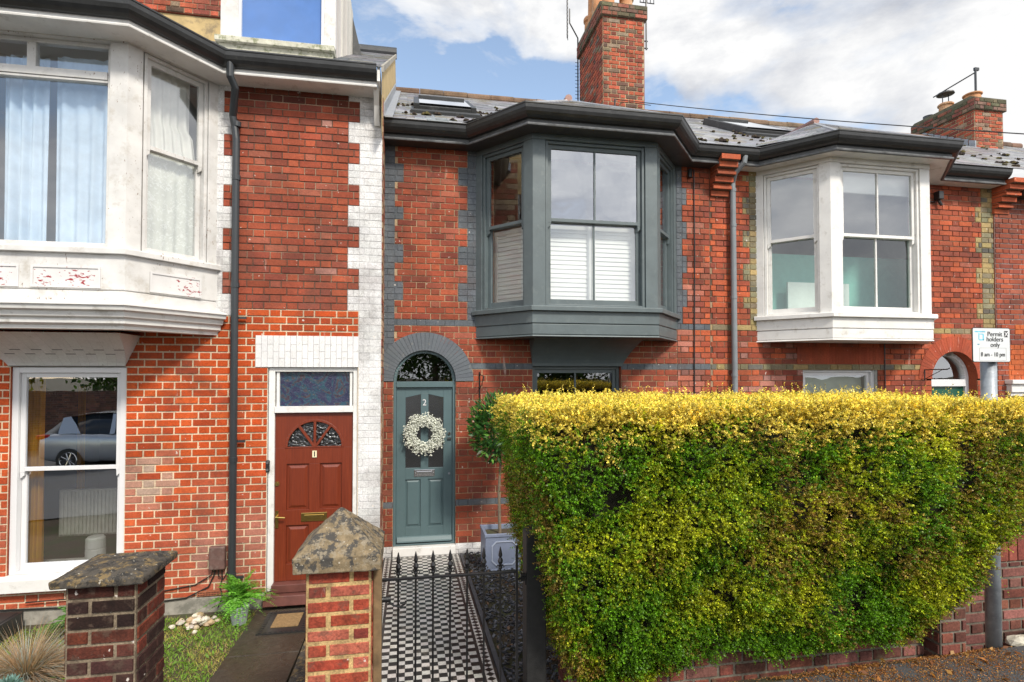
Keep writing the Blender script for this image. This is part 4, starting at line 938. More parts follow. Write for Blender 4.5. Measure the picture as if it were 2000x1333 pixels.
# ---- house 3
h3 = empty('terraced_house', (6.0, D, -.1), 'red brick terraced house with crisp white bay window and yellow brick bands', 'house')
cx3, cz3, r3 = 7.59, 1.977, .385
def hw3(z):
    return None
w = lower_house(h3, X23, X34, zn3, [ringcut(cx3, cz3, r3, .47), rect_cut(4.72, 6.86, 2.52, 4.70), rect_cut(5.172, 6.323, .90, 2.12)], None, None, None, None)
for x in (cx3-r3, cx3+r3): reveal(w, x, -.1, cz3, (.36,.08,.035), dp=.22)
arch_reveal(w, cx3, cz3, r3, D-.01, D+.22, (.36,.08,.035))
for x in (5.172, 6.323): reveal(w, x, .9, 2.12, (.6,.6,.58))
w.build('brick_wall', M['brick'], h3, norm=False)
v = MB(); ring_back(v, cx3, cz3, r3+.001, .60, D-.010, D+.03, (.28,.12,.08)); voussoirs(v, cx3, cz3, r3+.0005, .602, D-.0135, D+.02, 38, [((.38,.075,.035),.12)], gap=.0016)
v.build('brick_arch', M['brick'], h3); v = MB()
nv = 30
for i in range(nv):
    xx = 5.08+i*(6.42-5.08)/nv; v.box(xx+.001, xx+(6.42-5.08)/nv-.001, D-.0135-rnd.uniform(0,.001), D, 2.178, 2.41, pick([((.36,.075,.035),.12)]))
v.build('flat_brick_arch', M['brick'], h3)
f = MB(); arch_frame(f, cx3, cz3, r3-.001, r3-.06, D+.12, D+.20, -.1); f.box(cx3-r3+.06, cx3+r3-.06, D+.11, D+.20, 1.865, 1.965); f.build('door_frame', M['upvc'], h3, bevel=.004)
g = MB(); rr = r3-.055; g.face([(cx3+rr*math.cos(math.pi*i/32), D+.17, cz3+rr*math.sin(math.pi*i/32)) for i in range(33)]); g.build('fan_light', M['glass'], h3)
q = MB(); q.box(cx3-r3+.06, cx3+r3-.06, D+.15, D+.19, -.1, 1.864); q.box(cx3-.24, cx3+.24, D+.14, D+.149, 1.0, 1.7); q.build('front_door', mat_plain('bottle_green', (.01,.085,.05), .3, .05), h3, bevel=.004)
room(h3, cx3-.6, cx3+.6, D+.24, D+3, -.1, 2.5, 'interior', 'hall_lining')
build_bay(h3, 4.486, 5.075, 6.52, 7.10, 'white_paint', 'glass', 'glass_lower3', 'glass', 'glass_lower3', '')
q = MB(); q.box(5.20, 6.38, YF+.16, YF+.17, 4.36, 4.64); q.tube([(5.20, YF+.165, 4.36), (6.38, YF+.165, 4.36)], .012, 8); q.build('roller_blind', M['white_blind'], h3)
sash(h3, (0, D), (1, 0), 5.176, 6.32, .90, 2.118, 1.45, 'upvc', 'glass', 'glass', w0=-.05, fr=.05)
q = MB(); q.box(5.10, 6.40, D-.05, D+.08, .82, .90); q.build('window_sill', M['white_paint'], h3)
q = MB(); q.box(5.25, 6.25, D+.2, D+.21, .9, 2.06); q.build('roller_blind', fabric('pale_blind', (.62,.68,.60), .3), h3)
room(h3, 4.8, 6.8, D+.25, D+3, .1, 2.3)
ro3 = roof_of(h3, X23, X34, (4.486, 5.075, 6.52, 7.10))
gutter_run(h3, [(X23, D), (4.486, D), (5.075, YF), (6.52, YF), (7.10, D), (X34-.05, D)], 4.80, 4.715, .20, soff='white_paint')
skylight(h3, 5.15, 6.05, 7.9, 9.1)
corbel(h3, X34-.02, X34+.24, 4.80, 4.36, D, .32)
q = MB(); py = D-.07
q.tube([(4.17, 6.33, 4.82), (4.165, 6.34, 4.74), (4.10, 6.44, 4.64), (4.115, py, 4.54), (4.12, py, 4.40), (4.13, py, .4)], .036, 12)
for z in (4.44, 3.98, 3.04, 2.03): q.tube([(4.122, py, z-.02), (4.122, py, z+.02)], .041, 12)
q.build('downpipe', M['pipe_grey'], h3)
q = MB(); q.box(7.28, 7.36, D-.10, D-.01, 4.50, 4.62); q.tube([(7.32, D-.05, 4.50), (7.36, D-.06, 4.42)], .02, 8); q.box(7.15, 7.30, D-.03, D-.01, 4.47, 4.49); q.build('security_camera', M['blackplastic'], h3, bevel=.01)
q = MB(); q.tube([(6.43, D-.02, 2.46), (6.43, D-.02, 1.3)], .007, 6); q.tube([(7.13, D-.02, 4.66), (7.13, D-.02, 2.55)], .008, 6); q.tube([(7.13, D-.02, 2.70), (7.16, D-.02, 2.52), (7.08, D-.02, 2.47)], .006, 6); q.build('cable', M['blackplastic'], h3)
# ---- house 4
h4 = empty('terraced_house', (10, D, -.1), 'red brick end house cut off by the right edge, with white impost and sage door', 'house')
ST4 = {'base': dict(pal=RED, mortar=(.33,.30,.29), joint=.009), 'or': dict(pal=[((.52,.12,.035),.12)], mortar=(.45,.2,.1), joint=.006)}
w = MB(); brick_face(w, X34+.002, 12.6, -.3, 4.9, g2, z02, [rect_cut(8.80, 9.9, -.3, 2.16)], [(8.62, 12, 2.62, 2.78, 'or'), (8.50, 8.80, -.3, 2.45, 'or'), (8.8, 9.9, 2.16, 2.5, 'or')], ST4, D-.02)
w.box(X34-.003, X34+.03, D-.0195, D+.02, -.3, 4.9, (.3,.1,.06)); reveal(w, 8.80, -.3, 2.16, (.5,.12,.04), y=D-.02, dp=.2); w.build('brick_wall', M['brick'], h4, norm=False)
q = MB(); q.box(8.42, 8.86, D-.14, D, 1.90, 1.96); q.box(8.45, 8.82, D-.10, D, 1.78, 1.90); q.box(8.47, 8.80, D-.07, D, 1.72, 1.78); q.build('impost', M['white_paint'], h4, bevel=.008)
q = MB(); q.box(8.80, 8.87, D+.10, D+.18, -.2, 2.16); q.box(9.35, 9.43, D+.10, D+.18, -.2, 2.16); q.box(8.87, 9.35, D+.101, D+.18, 2.06, 2.16); q.box(8.87, 9.35, D+.101, D+.18, 1.60, 1.70); q.build('door_frame', M['upvc'], h4, bevel=.004)
q = MB(); q.box(8.87, 9.35, D+.13, D+.17, -.2, 1.60); q.box(8.96, 9.26, D+.12, D+.13, .9, 1.4); q.build('front_door', mat_plain('sage', (.22,.36,.30), .4, .05), h4, bevel=.004)
q = MB(); q.face([(8.87, D+.15, 1.7), (9.35, D+.15, 1.7), (9.35, D+.15, 2.06), (8.87, D+.15, 2.06)]); q.build('window_pane', M['glass_dark'], h4)
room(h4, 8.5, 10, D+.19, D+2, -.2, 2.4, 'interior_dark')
roof_of(h4, X34+.001, 14.0)
gutter_run(h4, [(X34+.28, D), (14, D)], 4.70, 4.60, .20, soff='dark_fascia')
ch3 = chimney(h4, 11.54, 12.25, 9.5, 10.9, 6.05, 7.56, .25, [(11.80, 9.75, .16, .22), (11.80, 10.35, .14, .30)])
lf = MB(); lf.box(11.52, 12.27, 9.44, 9.49, 6.2, 6.33)
for i in range(9): lf.prism([(9.47+i*.155, RZ(9.47+i*.155)-.6), (9.62+i*.155, RZ(9.62+i*.155)-.6), (9.60+i*.155, RZ(9.47+i*.155)+.20), (9.47+i*.155, RZ(9.47+i*.155)+.14)], 'x', 11.51, 11.535)
lf.build('lead_flashing', M['lead'], ch3)
q = MB(); q.lathe((11.80, 10.35, 8.30), [(.02, 0), (.17, .02), (.16, .05), (.02, .08)], 16); q.tube([(11.72, 10.35, 8.1), (11.72, 10.35, 8.31)], .01, 6); q.tube([(11.88, 10.35, 8.1), (11.88, 10.35, 8.31)], .01, 6); q.build('chimney_cowl', M['dark_fascia'], ch3)
q = MB(); q.lathe((11.78, 10.75, 7.81), [(.09, 0), (.09, .10), (.11, .11), (.11, .20), (.05, .21)], 16); q.build('flue_terminal', M['dark_fascia'], ch3)
# ================================================================== GROUND
def gz(x, y):
    """height of the ground"""
    pave = .12+.03*x+(.0 if x > -2 else .02*(x+2))
    if y < 3.05: 
        if y < -1.2: return pave-.14+.0*y
        return pave
    if x < -.45: g = -.335+.03*(6.0-y)
    else: g = -.085+.052*(6.55-y)
    if x > 1.2: g = max(g, -.06)
    if y < 3.35: t = (y-3.05)/.3; return pave*(1-t)+g*t
    return g
def grid_sheet(name, mat, x0, x1, y0, y1, nx, ny, zf, dz=0, parent=None):
    V = [(x0+(x1-x0)*i/nx, y0+(y1-y0)*j/ny) for j in range(ny+1) for i in range(nx+1)]
    V = [(x, y, zf(x, y)+dz) for x, y in V]
    F = [(j*(nx+1)+i, j*(nx+1)+i+1, (j+1)*(nx+1)+i+1, (j+1)*(nx+1)+i) for j in range(ny) for i in range(nx)]
    me = bpy.data.meshes.new(name); me.from_pydata(V, [], F); me.polygons.foreach_set('use_smooth', [True]*len(F)); return put(name, me, parent, [mat])
far = MB(); far.face([(-400,-400,-1.6),(400,-400,-1.6),(400,400,-1.6),(-400,400,-1.6)]); tag(far.build('ground', M['soil'], norm=False), kind='structure')
tag(grid_sheet('garden_ground', M['soil'], -12, 14, 3.05, 6.75, 130, 37, gz, -.012), kind='structure')
tag(grid_sheet('pavement', M['asphalt'], -14, 14, -1.2, 3.05, 56, 16, gz), kind='structure')
def rz_(x): return .12+.03*x+(.0 if x > -2 else .02*(x+2))-.14
tag(grid_sheet('road', M['asphalt'], -40, 25, -9.5, -1.2, 65, 8, lambda x, y: rz_(x)), kind='structure')
# concrete path to house 1
def g1z(x, y): return gz(min(x, -.5), y)
pth1 = MB(); x0, x1 = -1.495, -.915
ys = [3.3, 4.1, 4.95, 5.93]
for a, b in zip(ys, ys[1:]): pth1.faces([(x0, a+.004, g1z(-1, a)-.05), (x1, a+.004, g1z(-1, a)-.05), (x1, b-.004, g1z(-1, b)-.05), (x0, b-.004, g1z(-1, b)-.05), (x0, a+.004, g1z(-1, a)+.02), (x1, a+.004, g1z(-1, a)+.02), (x1, b-.004, g1z(-1, b)+.02), (x0, b-.004, g1z(-1, b)+.02)], [(4,5,6,7),(0,1,5,4),(1,2,6,5),(2,3,7,6),(3,0,4,7)])
tag(pth1.build('path', M['wet_path'], bevel=.006), kind='structure')
# tiled path to house 2
def tz(y): return -.062+.052*(6.55-y)
T = MB(); PW0, PW1 = -.30, .565; yA, yB = 3.30, 6.55
BK, WH = (.018,.016,.016), (.58,.56,.52)
def tq(x0, x1, y0, y1, c): T.face([(x0,y0,tz(y0)),(x1,y0,tz(y0)),(x1,y1,tz(y1)),(x0,y1,tz(y1))], jit(c, .10))
ts = .0505; nb = .018; tr = .062; nb2 = .022
xi0, xi1 = PW0+nb+tr+nb2, PW1-nb-tr-nb2; nx = 12; tw = (xi1-xi0)/nx
yb0 = yB-(nb+tr+nb2); ny = int((yb0-yA)/tw)
for j in range(ny+1):
    for i in range(nx):
        y1 = yb0-j*tw; tq(xi0+i*tw+.0008, xi0+(i+1)*tw-.0008, y1-tw+.0008, y1-.0008, BK if (i+j) % 2 else WH)
def tri(a, b, c, col): T.face([(p[0], p[1], tz(p[1])) for p in (a, b, c)], jit(col, .1))
for x0, x1 in ((PW0+nb, PW0+nb+tr), (PW1-nb-tr, PW1-nb)):
    y = yB-nb; xm = (x0+x1)/2
    while y > yA:
        y2 = y-tr; ym = (y+y2)/2
        tri((x0,y,0),(x1,y,0),(xm,ym,0),BK); tri((x0,y2,0),(xm,ym,0),(x1,y2,0),BK); tri((x0,y,0),(xm,ym,0),(x0,y2,0),WH); tri((x1,y,0),(x1,y2,0),(xm,ym,0),WH); y = y2
x = PW0+nb
while x < PW1-nb-tr:
    x2 = x+tr; xm = x+tr/2; y, y2 = yB-nb, yB-nb-tr; ym = (y+y2)/2
    if PW0+nb+tr*.5 < x < PW1-nb-tr*1.5:
        tri((x,y,0),(x2,y,0),(xm,ym,0),WH); tri((x,y2,0),(xm,ym,0),(x2,y2,0),WH); tri((x,y,0),(xm,ym,0),(x,y2,0),BK); tri((x2,y,0),(x2,y2,0),(xm,ym,0),BK)
    x = x2
for x0, x1 in ((PW0, PW0+nb), (PW0+nb+tr, xi0), (xi1, PW1-nb-tr), (PW1-nb, PW1)): tq(x0+.0005, x1-.0005, yA, yB-nb-.001 if x0 in (PW0, PW1-nb) else yB-nb-tr, (.026,.024,.024))
tq(PW0, PW1, yB-nb, yB, (.026,.024,.024)); tq(xi0, xi1, yb0+.0005, yB-nb-tr-.0005, (.026,.024,.024))
T.box(PW0-.025, PW0-.001, yA, yB, -.4, -.2, (.05,.05,.05))
sub = [(PW0,yA,tz(yA)-.002),(PW1,yA,tz(yA)-.002),(PW1,yB,tz(yB)-.002),(PW0,yB,tz(yB)-.002)]; T.face(sub, (.10,.095,.09))
T.face([(PW1,yA,tz(yA)),(PW1,yB,tz(yB)),(PW1,yB,-.4),(PW1,yA,-.4)], (.03,.03,.03))
tag(T.build('tiled_path', M['tile'], norm=False), kind='structure')
# slate edging and chippings
e = MB(); e.faces([(PW1+.004,3.35,.0),(PW1+.035,3.35,.0),(PW1+.035,6.52,-.2),(PW1+.004,6.52,-.2),(PW1+.004,3.35,tz(3.35)+.012),(PW1+.035,3.35,tz(3.35)+.012),(PW1+.035,6.52,tz(6.52)+.012),(PW1+.004,6.52,tz(6.52)+.012)], [(4,5,6,7),(0,1,5,4),(1,2,6,5),(2,3,7,6),(3,0,4,7)])
tag(e.build('path_edging', mat_plain('edging_slate', (.06,.062,.07), .6, .2)), 'grey slate edging strip between tiled path and dark slate chippings', 'edging')
n = 5200; V = []; C = []
for i in range(n):
    x = nr.uniform(.61, 2.2); y = nr.uniform(3.3, 6.5); z = tz(y)-.008+nr.uniform(0, .022)
    L = nr.uniform(.018, .05); W = L*nr.uniform(.3, .7); a = nr.uniform(0, 6.28); tl = nr.uniform(-.45, .45); t2 = nr.uniform(-.35, .35)
    dx = np.array([math.cos(a), math.sin(a), tl]); dy = np.array([-math.sin(a), math.cos(a), t2]); c = np.array([x, y, z+.008]); th = np.array([0, 0, .006])
    q = [c-dx*L/2-dy*W*.3, c-dy*W/2+dx*L*.1, c+dx*L/2+dy*W*.1, c+dy*W/2]
    k = nr.uniform(.6, 1.5)*(3.0 if nr.rand() < .012 else 1); col = [.075*k, .08*k, .092*k] if nr.rand() > .03 else [.16, .09, .05]
    V += [p+th for p in q]; C.append(col)
    for s in range(4):
        if s < 2: V += [q[s]-th, q[s+1]-th, q[s+1]+th, q[s]+th]; C.append([k_*.7 for k_ in col])
tag(quads_mesh('slate_chippings', np.array(V), np.array(C), M['chip']), 'dark slate chippings spread between the tiled path and the hedge', 'chippings', kind='stuff')
# ================================================================== small vegetation helpers
def leaves_np(Pn, Dn, L, W, C, fold=.25, curl=0.0):
    """one folded diamond leaf (quad) per row: base P, direction D, length L, width W"""
    n = len(Pn); Dn = Dn/np.linalg.norm(Dn, axis=1, keepdims=True)
    R = nr.normal(size=(n, 3)); S = np.cross(Dn, R); S /= np.linalg.norm(S, axis=1, keepdims=True)+1e-9; U = np.cross(S, Dn)
    L = L[:, None]; W = W[:, None]
    a = Pn; c = Pn+Dn*L-U*curl*L; m = Pn+Dn*L*.45+U*fold*W
    V = np.stack([a, m+S*W*.5, c, m-S*W*.5], 1).reshape(-1, 3); return V
def blades(base, dirs, length, width, droop, C, seg=4):
    """tapered curved grass blades, seg quads each"""
    n = len(base); dirs = dirs/np.linalg.norm(dirs, axis=1, keepdims=True); side = np.cross(dirs, np.array([0, 0, 1.0])); side += nr.normal(size=(n, 3))*.25
    side /= np.linalg.norm(side, axis=1, keepdims=True)+1e-9; out = []; cc = []
    def pos(t): return base+dirs*(length*t)[:, None]+np.stack([np.zeros(n), np.zeros(n), -droop*length*t*t], 1)
    for k in range(seg):
        t0, t1 = k/seg, (k+1)/seg; p0, p1 = pos(np.full(n, t0)), pos(np.full(n, t1))
        w0 = (width*(1-t0**1.5)*.5)[:, None]; w1 = (width*max(.05, 1-t1**1.5)*.5)[:, None]
        out.append(np.stack([p0-side*w0, p0+side*w0, p1+side*w1, p1-side*w1], 1)); cc.append(C)
    return np.stack(out, 1).reshape(-1, 3), np.repeat(C, seg, axis=0)
def tuft(name, cx, cy, n, L, w, cols, label, cat, up=.6, droop=.5, group=None, spread=.05):
    th = nr.uniform(0, 6.283, n); el = nr.uniform(.05, 1.0, n)**.7
    d = np.stack([np.cos(th)*el, np.sin(th)*el, up*(1.25-el*.8)], 1); b = np.stack([cx+np.cos(th)*spread*nr.rand(n), cy+np.sin(th)*spread*nr.rand(n), np.full(n, gz(cx, cy)-.01)], 1)
    ci = nr.randint(0, len(cols), n); C = np.array(cols)[ci]*nr.uniform(.7, 1.25, (n, 1))
    V, Cc = blades(b, d, L*nr.uniform(.6, 1.1, n), np.full(n, w), np.full(n, droop)*nr.uniform(.5, 1.3, n), C)
    return tag(quads_mesh(name, V, Cc, M['blade']), label, cat, group)
STRAW = [(.42,.27,.15),(.50,.36,.22),(.35,.22,.13),(.30,.33,.30),(.36,.40,.38),(.48,.34,.24)]
gb = 'ornamental grass clumps in the front garden'
tuft('ornamental_grass', -2.93, 4.95, 2200, .60, .0045, STRAW, 'large straw coloured grass clump behind the lichened brick pier', 'ornamental grass', .62, .45, gb)
tuft('ornamental_grass', -3.05, 4.32, 1300, .50, .0045, [(.34,.40,.38),(.40,.46,.44),(.45,.35,.24),(.28,.34,.33)], 'bluish grass clump in the bottom left corner', 'ornamental grass', .6, .45, gb)
# blue succulent rosettes
def rosette(x, y, z, r, label):
    V = []; C = []
    for k in range(70):
        a = k*2.4; e = (k/70)**.5; d = np.array([math.cos(a)*e, math.sin(a)*e, 1.05-e]); d /= np.linalg.norm(d); p = np.array([x, y, z])+d*r*.25
        V.append((p, d)); C.append(np.array([.20,.34,.32])*nr.uniform(.8, 1.2))
    Vv = leaves_np(np.array([q[0] for q in V]), np.array([q[1] for q in V]), np.full(70, r), np.full(70, r*.42), None, .3)
    return tag(quads_mesh('succulent', Vv, np.array(C), M['leaf']), label, 'succulent', 'blue succulents beside the grass clumps')
rosette(-2.72, 4.42, gz(-2.6, 4.4)+.17, .075, 'upper blue-green spurge rosette in front of the straw grass')
rosette(-2.60, 4.30, gz(-2.6, 4.3)+.12, .07, 'lower blue-green spurge rosette near the stone edging')
def fern(name, x, y, z, nf, L, col, label, cat, el=(.2, .9), width=.05, ll=.035):
    Pn = []; Dn = []; Ln = []; C = []
    for f in range(nf):
        a = nr.uniform(0, 6.283); e = nr.uniform(*el); Lf = L*nr.uniform(.6, 1.1); h = np.array([math.cos(a), math.sin(a), 0.])
        sd = np.array([-math.sin(a), math.cos(a), 0.]); K = int(Lf/.0115); cf = np.array(col)*nr.uniform(.65, 1.4)
        for k in range(K):
            t = k/K; p = np.array([x, y, z])+h*Lf*t*math.cos(e)*(.6+.4*t)*1.2+np.array([0, 0, Lf*(math.sin(e)*t*1.25-.75*t*t*(.5+math.cos(e)*.6))])
            lw = ll*math.sin(math.pi*min(1, .12+t*.88))**.7+.004
            for s in (-1, 1): Pn.append(p); Dn.append(sd*s+h*.35+np.array([0, 0, -.15+nr.normal()*.12])); Ln.append(lw); C.append(cf*nr.uniform(.85, 1.15))
    Ln = np.array(Ln); V = leaves_np(np.array(Pn), np.array(Dn), Ln, Ln*.36, None, .15)
    return V, np.array(C)
V, C = fern('', -2.95, 5.62, gz(-3, 5.6)+.12, 34, .42, (.085,.20,.035), '', '')
tag(quads_mesh('fern', V, C, M['leaf']), 'green fern under the sill of the white ground floor window', 'fern')
pt = empty('potted_fern', (-1.62, 5.75, gz(-1.6, 5.75)), 'bright green fern in a small grey pot beside the black downpipe', 'potted plant')
V, C = fern('', -1.62, 5.75, gz(-1.6, 5.75)+.19, 90, .38, (.17,.42,.045), '', '', (.2, 1.35), ll=.032); quads_mesh('foliage', V, C, M['leaf'], pt)
q = MB(); q.lathe((-1.60, 5.70, gz(-1.6, 5.7)), [(.065, 0), (.085, .15), (.09, .15), (.09, .17), (.075, .17), (.07, .14)], 20); q.build('plant_pot', mat_plain('grey_pot', (.30,.33,.34), .5, .15), pt)
# pile of pale pebbles
pc = (-1.98, 5.72); 
for k in range(46):
    r = abs(nr.normal(0, .11)); a = nr.uniform(0, 6.283); x = pc[0]+math.cos(a)*r*1.15; y = pc[1]+math.sin(a)*r*.8; z = gz(x, y)+max(0, .10-r*.5)*nr.rand()
    s = nr.uniform(.018, .038); q = MB(); c = jit(rnd.choice([(.58,.48,.34), (.62,.56,.46), (.45,.33,.2), (.50,.45,.38)]), .15)
    q.lathe((x, y, z), [(s*.5, -s*.3), (s, s*.15), (s*.95, s*.55), (s*.45, s*.95), (s*.05, s)], 7, c)
    for i, p in enumerate(q.v): q.v[i] = (p[0]+nr.uniform(-.18, .18)*s, p[1]+nr.uniform(-.18, .18)*s, p[2]+nr.uniform(-.15, .15)*s)
    tag(q.build('pebble', M['chip'], bevel=.003), 'pale rounded pebble in the heap against the concrete plinth', 'pebble', 'heap of pale pebbles by the plinth')
# stone border edging and black planter
q = MB(); q.faces([(-2.95,3.6,-.35),(-2.85,3.6,-.35),(-2.32,4.75,-.4),(-2.42,4.75,-.4),(-2.95,3.6,-.17),(-2.85,3.6,-.17),(-2.32,4.75,-.215),(-2.42,4.75,-.215)], [(4,5,6,7),(0,1,5,4),(1,2,6,5),(2,3,7,6),(3,0,4,7)]); tag(q.build('stone_edging', M['coping_dark'], bevel=.02), 'mossy stone edging between the grass clumps and the lawn', 'edging')
q = MB(); q.box(-4.2, -3.55, 5.65, 5.95, gz(-4, 5.8), gz(-4, 5.8)+.16); q.box(-4.17, -3.58, 5.68, 5.92, gz(-4, 5.8)+.161, gz(-4, 5.8)+.165); tag(q.build('planter_box', M['blackplastic'], bevel=.01), 'black trough planter under the window at the left edge', 'planter')
# lawn
n = 26000; x = nr.uniform(-3.6, -1.50, n); y = nr.uniform(3.4, 5.95, n); k = ~((x > -3.4) & (x < -2.35+.45*(4.75-y)*-.46) & (y < 4.9)); x, y = x[k], y[k]; n = len(x)
z = np.array([gz(a, b) for a, b in zip(x, y)])-.012; a = nr.uniform(0, 6.283, n)
pn = np.sin(x*7+np.sin(y*5))*np.sin(y*6+x*2); base = np.where(pn[:, None]+nr.normal(0, .5, (n, 1)) > .25, np.array([[.42,.38,.08]]), np.array([[.20,.36,.03]]))
base = np.where(nr.rand(n, 1) < .12, np.array([[.38,.27,.12]]), base)*nr.uniform(.6, 1.3, (n, 1))
V, C = blades(np.stack([x, y, z], 1), np.stack([np.cos(a)*.7, np.sin(a)*.7, nr.uniform(.5, 1.3, n)], 1), nr.uniform(.025, .07, n), np.full(n, .0045), np.full(n, .3), base, 2)
# broad weed leaves
m = 900; xx = nr.uniform(-2.9, -1.5, m); yy = nr.uniform(3.9, 5.9, m); zz = np.array([gz(p, q) for p, q in zip(xx, yy)])+.005; aa = nr.uniform(0, 6.283, m)
V2 = leaves_np(np.stack([xx, yy, zz], 1), np.stack([np.cos(aa), np.sin(aa), nr.uniform(.2, .8, m)], 1), nr.uniform(.025, .06, m), nr.uniform(.012, .022, m), None); C2 = np.tile(np.array([[.15,.28,.03]]), (m, 1))*nr.uniform(.7, 1.4, (m, 1))
tag(quads_mesh('lawn_grass', np.concatenate([V, V2]), np.concatenate([C, C2]), M['blade']), 'patchy green and straw lawn between the brick pier and the dark path', 'grass', kind='stuff')
# doormat
dm_ = empty('doormat', (-1.1, 5.60, g1z(-1, 5.6)+.02), 'black rubber doormat with coir centre on the path before the red door', 'doormat')
zz = g1z(-1, 5.6)+.021
q = MB(); q.box(-1.36, -.93, 5.33, 5.80, zz-.02, zz+.018)
for i in range(9):
    for j in range(10):
        if i in (0, 8) or j in (0, 9): q.box(-1.345+i*.045, -1.318+i*.045, 5.345+j*.046, 5.373+j*.046, zz+.0181, zz+.022)
q.build('rubber_border', M['blackplastic'], dm_)
q = MB(); q.box(-1.26, -1.02, 5.44, 5.72, zz+.0182, zz+.026); q.build('coir_panel', mat_plain('coir', (.24,.15,.065), .95, .3, 60, .8), dm_)
# low dividing wall
q = MB(); st = {'base': dict(pal=PIERR, mortar=(.42,.3,.16), joint=.012)}
f = face_mb((-.60, 6.05), (0, -1)); brick_face(f, 0, 2.6, -.4, .16, .075, -.4, (), (), st, 0); q.box(-.598, -.40, 3.45, 6.05, -.42, .155, (.3,.1,.06))
k = len(q.v); q.v += f.v; q.f += [tuple(i+k for i in t) for t in f.f]; q.m += f.m; q.c += f.c
dv = empty('dividing_wall', (-.5, 5, -.4), 'low brick wall between the two front paths, mostly hidden by the pier', 'wall')
q.build('brickwork', M['brick'], dv, norm=False)
q = MB(); q.prism([(-.63, .16), (-.37, .16), (-.37, .20), (-.42, .245), (-.5, .26), (-.58, .245), (-.63, .20)], 'y', 3.45, 6.06); q.prism([(-1.0+.12,-.4),(-.63,-.4),(-.63,-.13),(-.86,-.17)], 'y', 3.45, 5.4); q.build('coping', M['coping_dark'], dv)
# ================================================================== PIERS, GATE
def pier(x0, x1, y0, y1, z0, z1, style, n, label, capkind):
    e = empty('gate_pier' if capkind == 'pyramid' else 'brick_pier', ((x0+x1)/2, (y0+y1)/2, z0), label, 'pier', 'brick piers on the front boundary')
    m = MB(); m.box(x0+.004, x1-.004, y0+.004, y1-.004, z0, z1, style['base']['mortar'] if not callable(style['base']['mortar']) else (.3,.2,.1))
    for O, d, L in (((x0, y0), (1, 0), x1-x0), ((x1, y0), (0, 1), y1-y0), ((x0, y1), (0, -1), y1-y0), ((x1, y1), (-1, 0), x1-x0)):
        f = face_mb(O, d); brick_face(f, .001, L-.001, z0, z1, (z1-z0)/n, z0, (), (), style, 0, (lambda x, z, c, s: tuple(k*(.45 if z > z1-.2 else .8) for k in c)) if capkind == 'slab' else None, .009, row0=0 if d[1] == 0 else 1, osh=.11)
        k = len(m.v); m.v += f.v; m.f += [tuple(i+k for i in t) for t in f.f]; m.m += f.m; m.c += f.c
    m.build('brickwork', M['brick_pier'], e, norm=False); return e
SP = {'base': dict(pal=PIERR, mortar=(.56,.38,.17), joint=.0165, rough=.005, relief=.6)}
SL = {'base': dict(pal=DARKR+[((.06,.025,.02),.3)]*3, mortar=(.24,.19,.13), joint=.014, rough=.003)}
pcx0, pcx1, pcy0 = -.525, -.200, 3.0
zc0 = 1.035
p2 = pier(pcx0, pcx1, pcy0, pcy0+.325, zc0-.0745*17, zc0, SP, 17, 'warm red brick gate pier with yellow mortar and pyramid stone cap', 'pyramid')
def roughen(o, sub=4, amt=.006, sc_=.08):
    m = o.modifiers.new('sub', 'SUBSURF'); m.subdivision_type = 'SIMPLE'; m.levels = sub; m.render_levels = sub
    t = bpy.data.textures.new('clouds', 'CLOUDS'); t.noise_scale = sc_; t.noise_depth = 4
    d = o.modifiers.new('disp', 'DISPLACE'); d.texture = t; d.strength = amt*2; d.mid_level = .5; d.texture_coords = 'GLOBAL'
xa, xb, ya, yb = -.583, -.150, 2.945, 3.385; xm, ym = (xa+xb)/2-.005, (ya+yb)/2
c = MB(); z0, z1, z2 = 1.037, 1.115, 1.315
c.faces([(xa,ya,z0),(xb,ya,z0),(xb,yb,z0),(xa,yb,z0),(xa,ya,z1),(xb,ya,z1),(xb,yb,z1),(xa,yb,z1),(xm-.008,ym-.008,z2),(xm+.008,ym-.008,z2),(xm+.008,ym+.008,z2),(xm-.008,ym+.008,z2)],
        [(0,3,2,1),(0,1,5,4),(1,2,6,5),(2,3,7,6),(3,0,4,7),(4,5,9,8),(5,6,10,9),(6,7,11,10),(7,4,8,11),(8,9,10,11)])
o = c.build('pyramid_cap', M['coping_tan'], p2, bevel=.012); roughen(o, 4, .006)
lz0 = .985
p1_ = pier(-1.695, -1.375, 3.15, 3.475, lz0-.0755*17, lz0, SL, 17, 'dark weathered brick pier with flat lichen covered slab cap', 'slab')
c = MB(); c.faces([(-1.745,3.10,lz0),(-1.325,3.10,lz0),(-1.325,3.53,lz0),(-1.745,3.53,lz0),(-1.75,3.10,lz0+.038),(-1.325,3.10,lz0+.038),(-1.325,3.53,lz0+.038),(-1.75,3.53,lz0+.038),(-1.66,3.18,lz0+.065),(-1.40,3.18,lz0+.065),(-1.40,3.45,lz0+.065),(-1.66,3.45,lz0+.065)],
        [(0,3,2,1),(0,1,5,4),(1,2,6,5),(2,3,7,6),(3,0,4,7),(4,5,9,8),(5,6,10,9),(6,7,11,10),(7,4,8,11),(8,9,10,11)])
o = c.build('slab_cap', M['coping_dark'], p1_, bevel=.008); roughen(o, 4, .005)
q = MB(); q.box(-.195, -.15, 3.06, 3.12, .30, 1.03); 
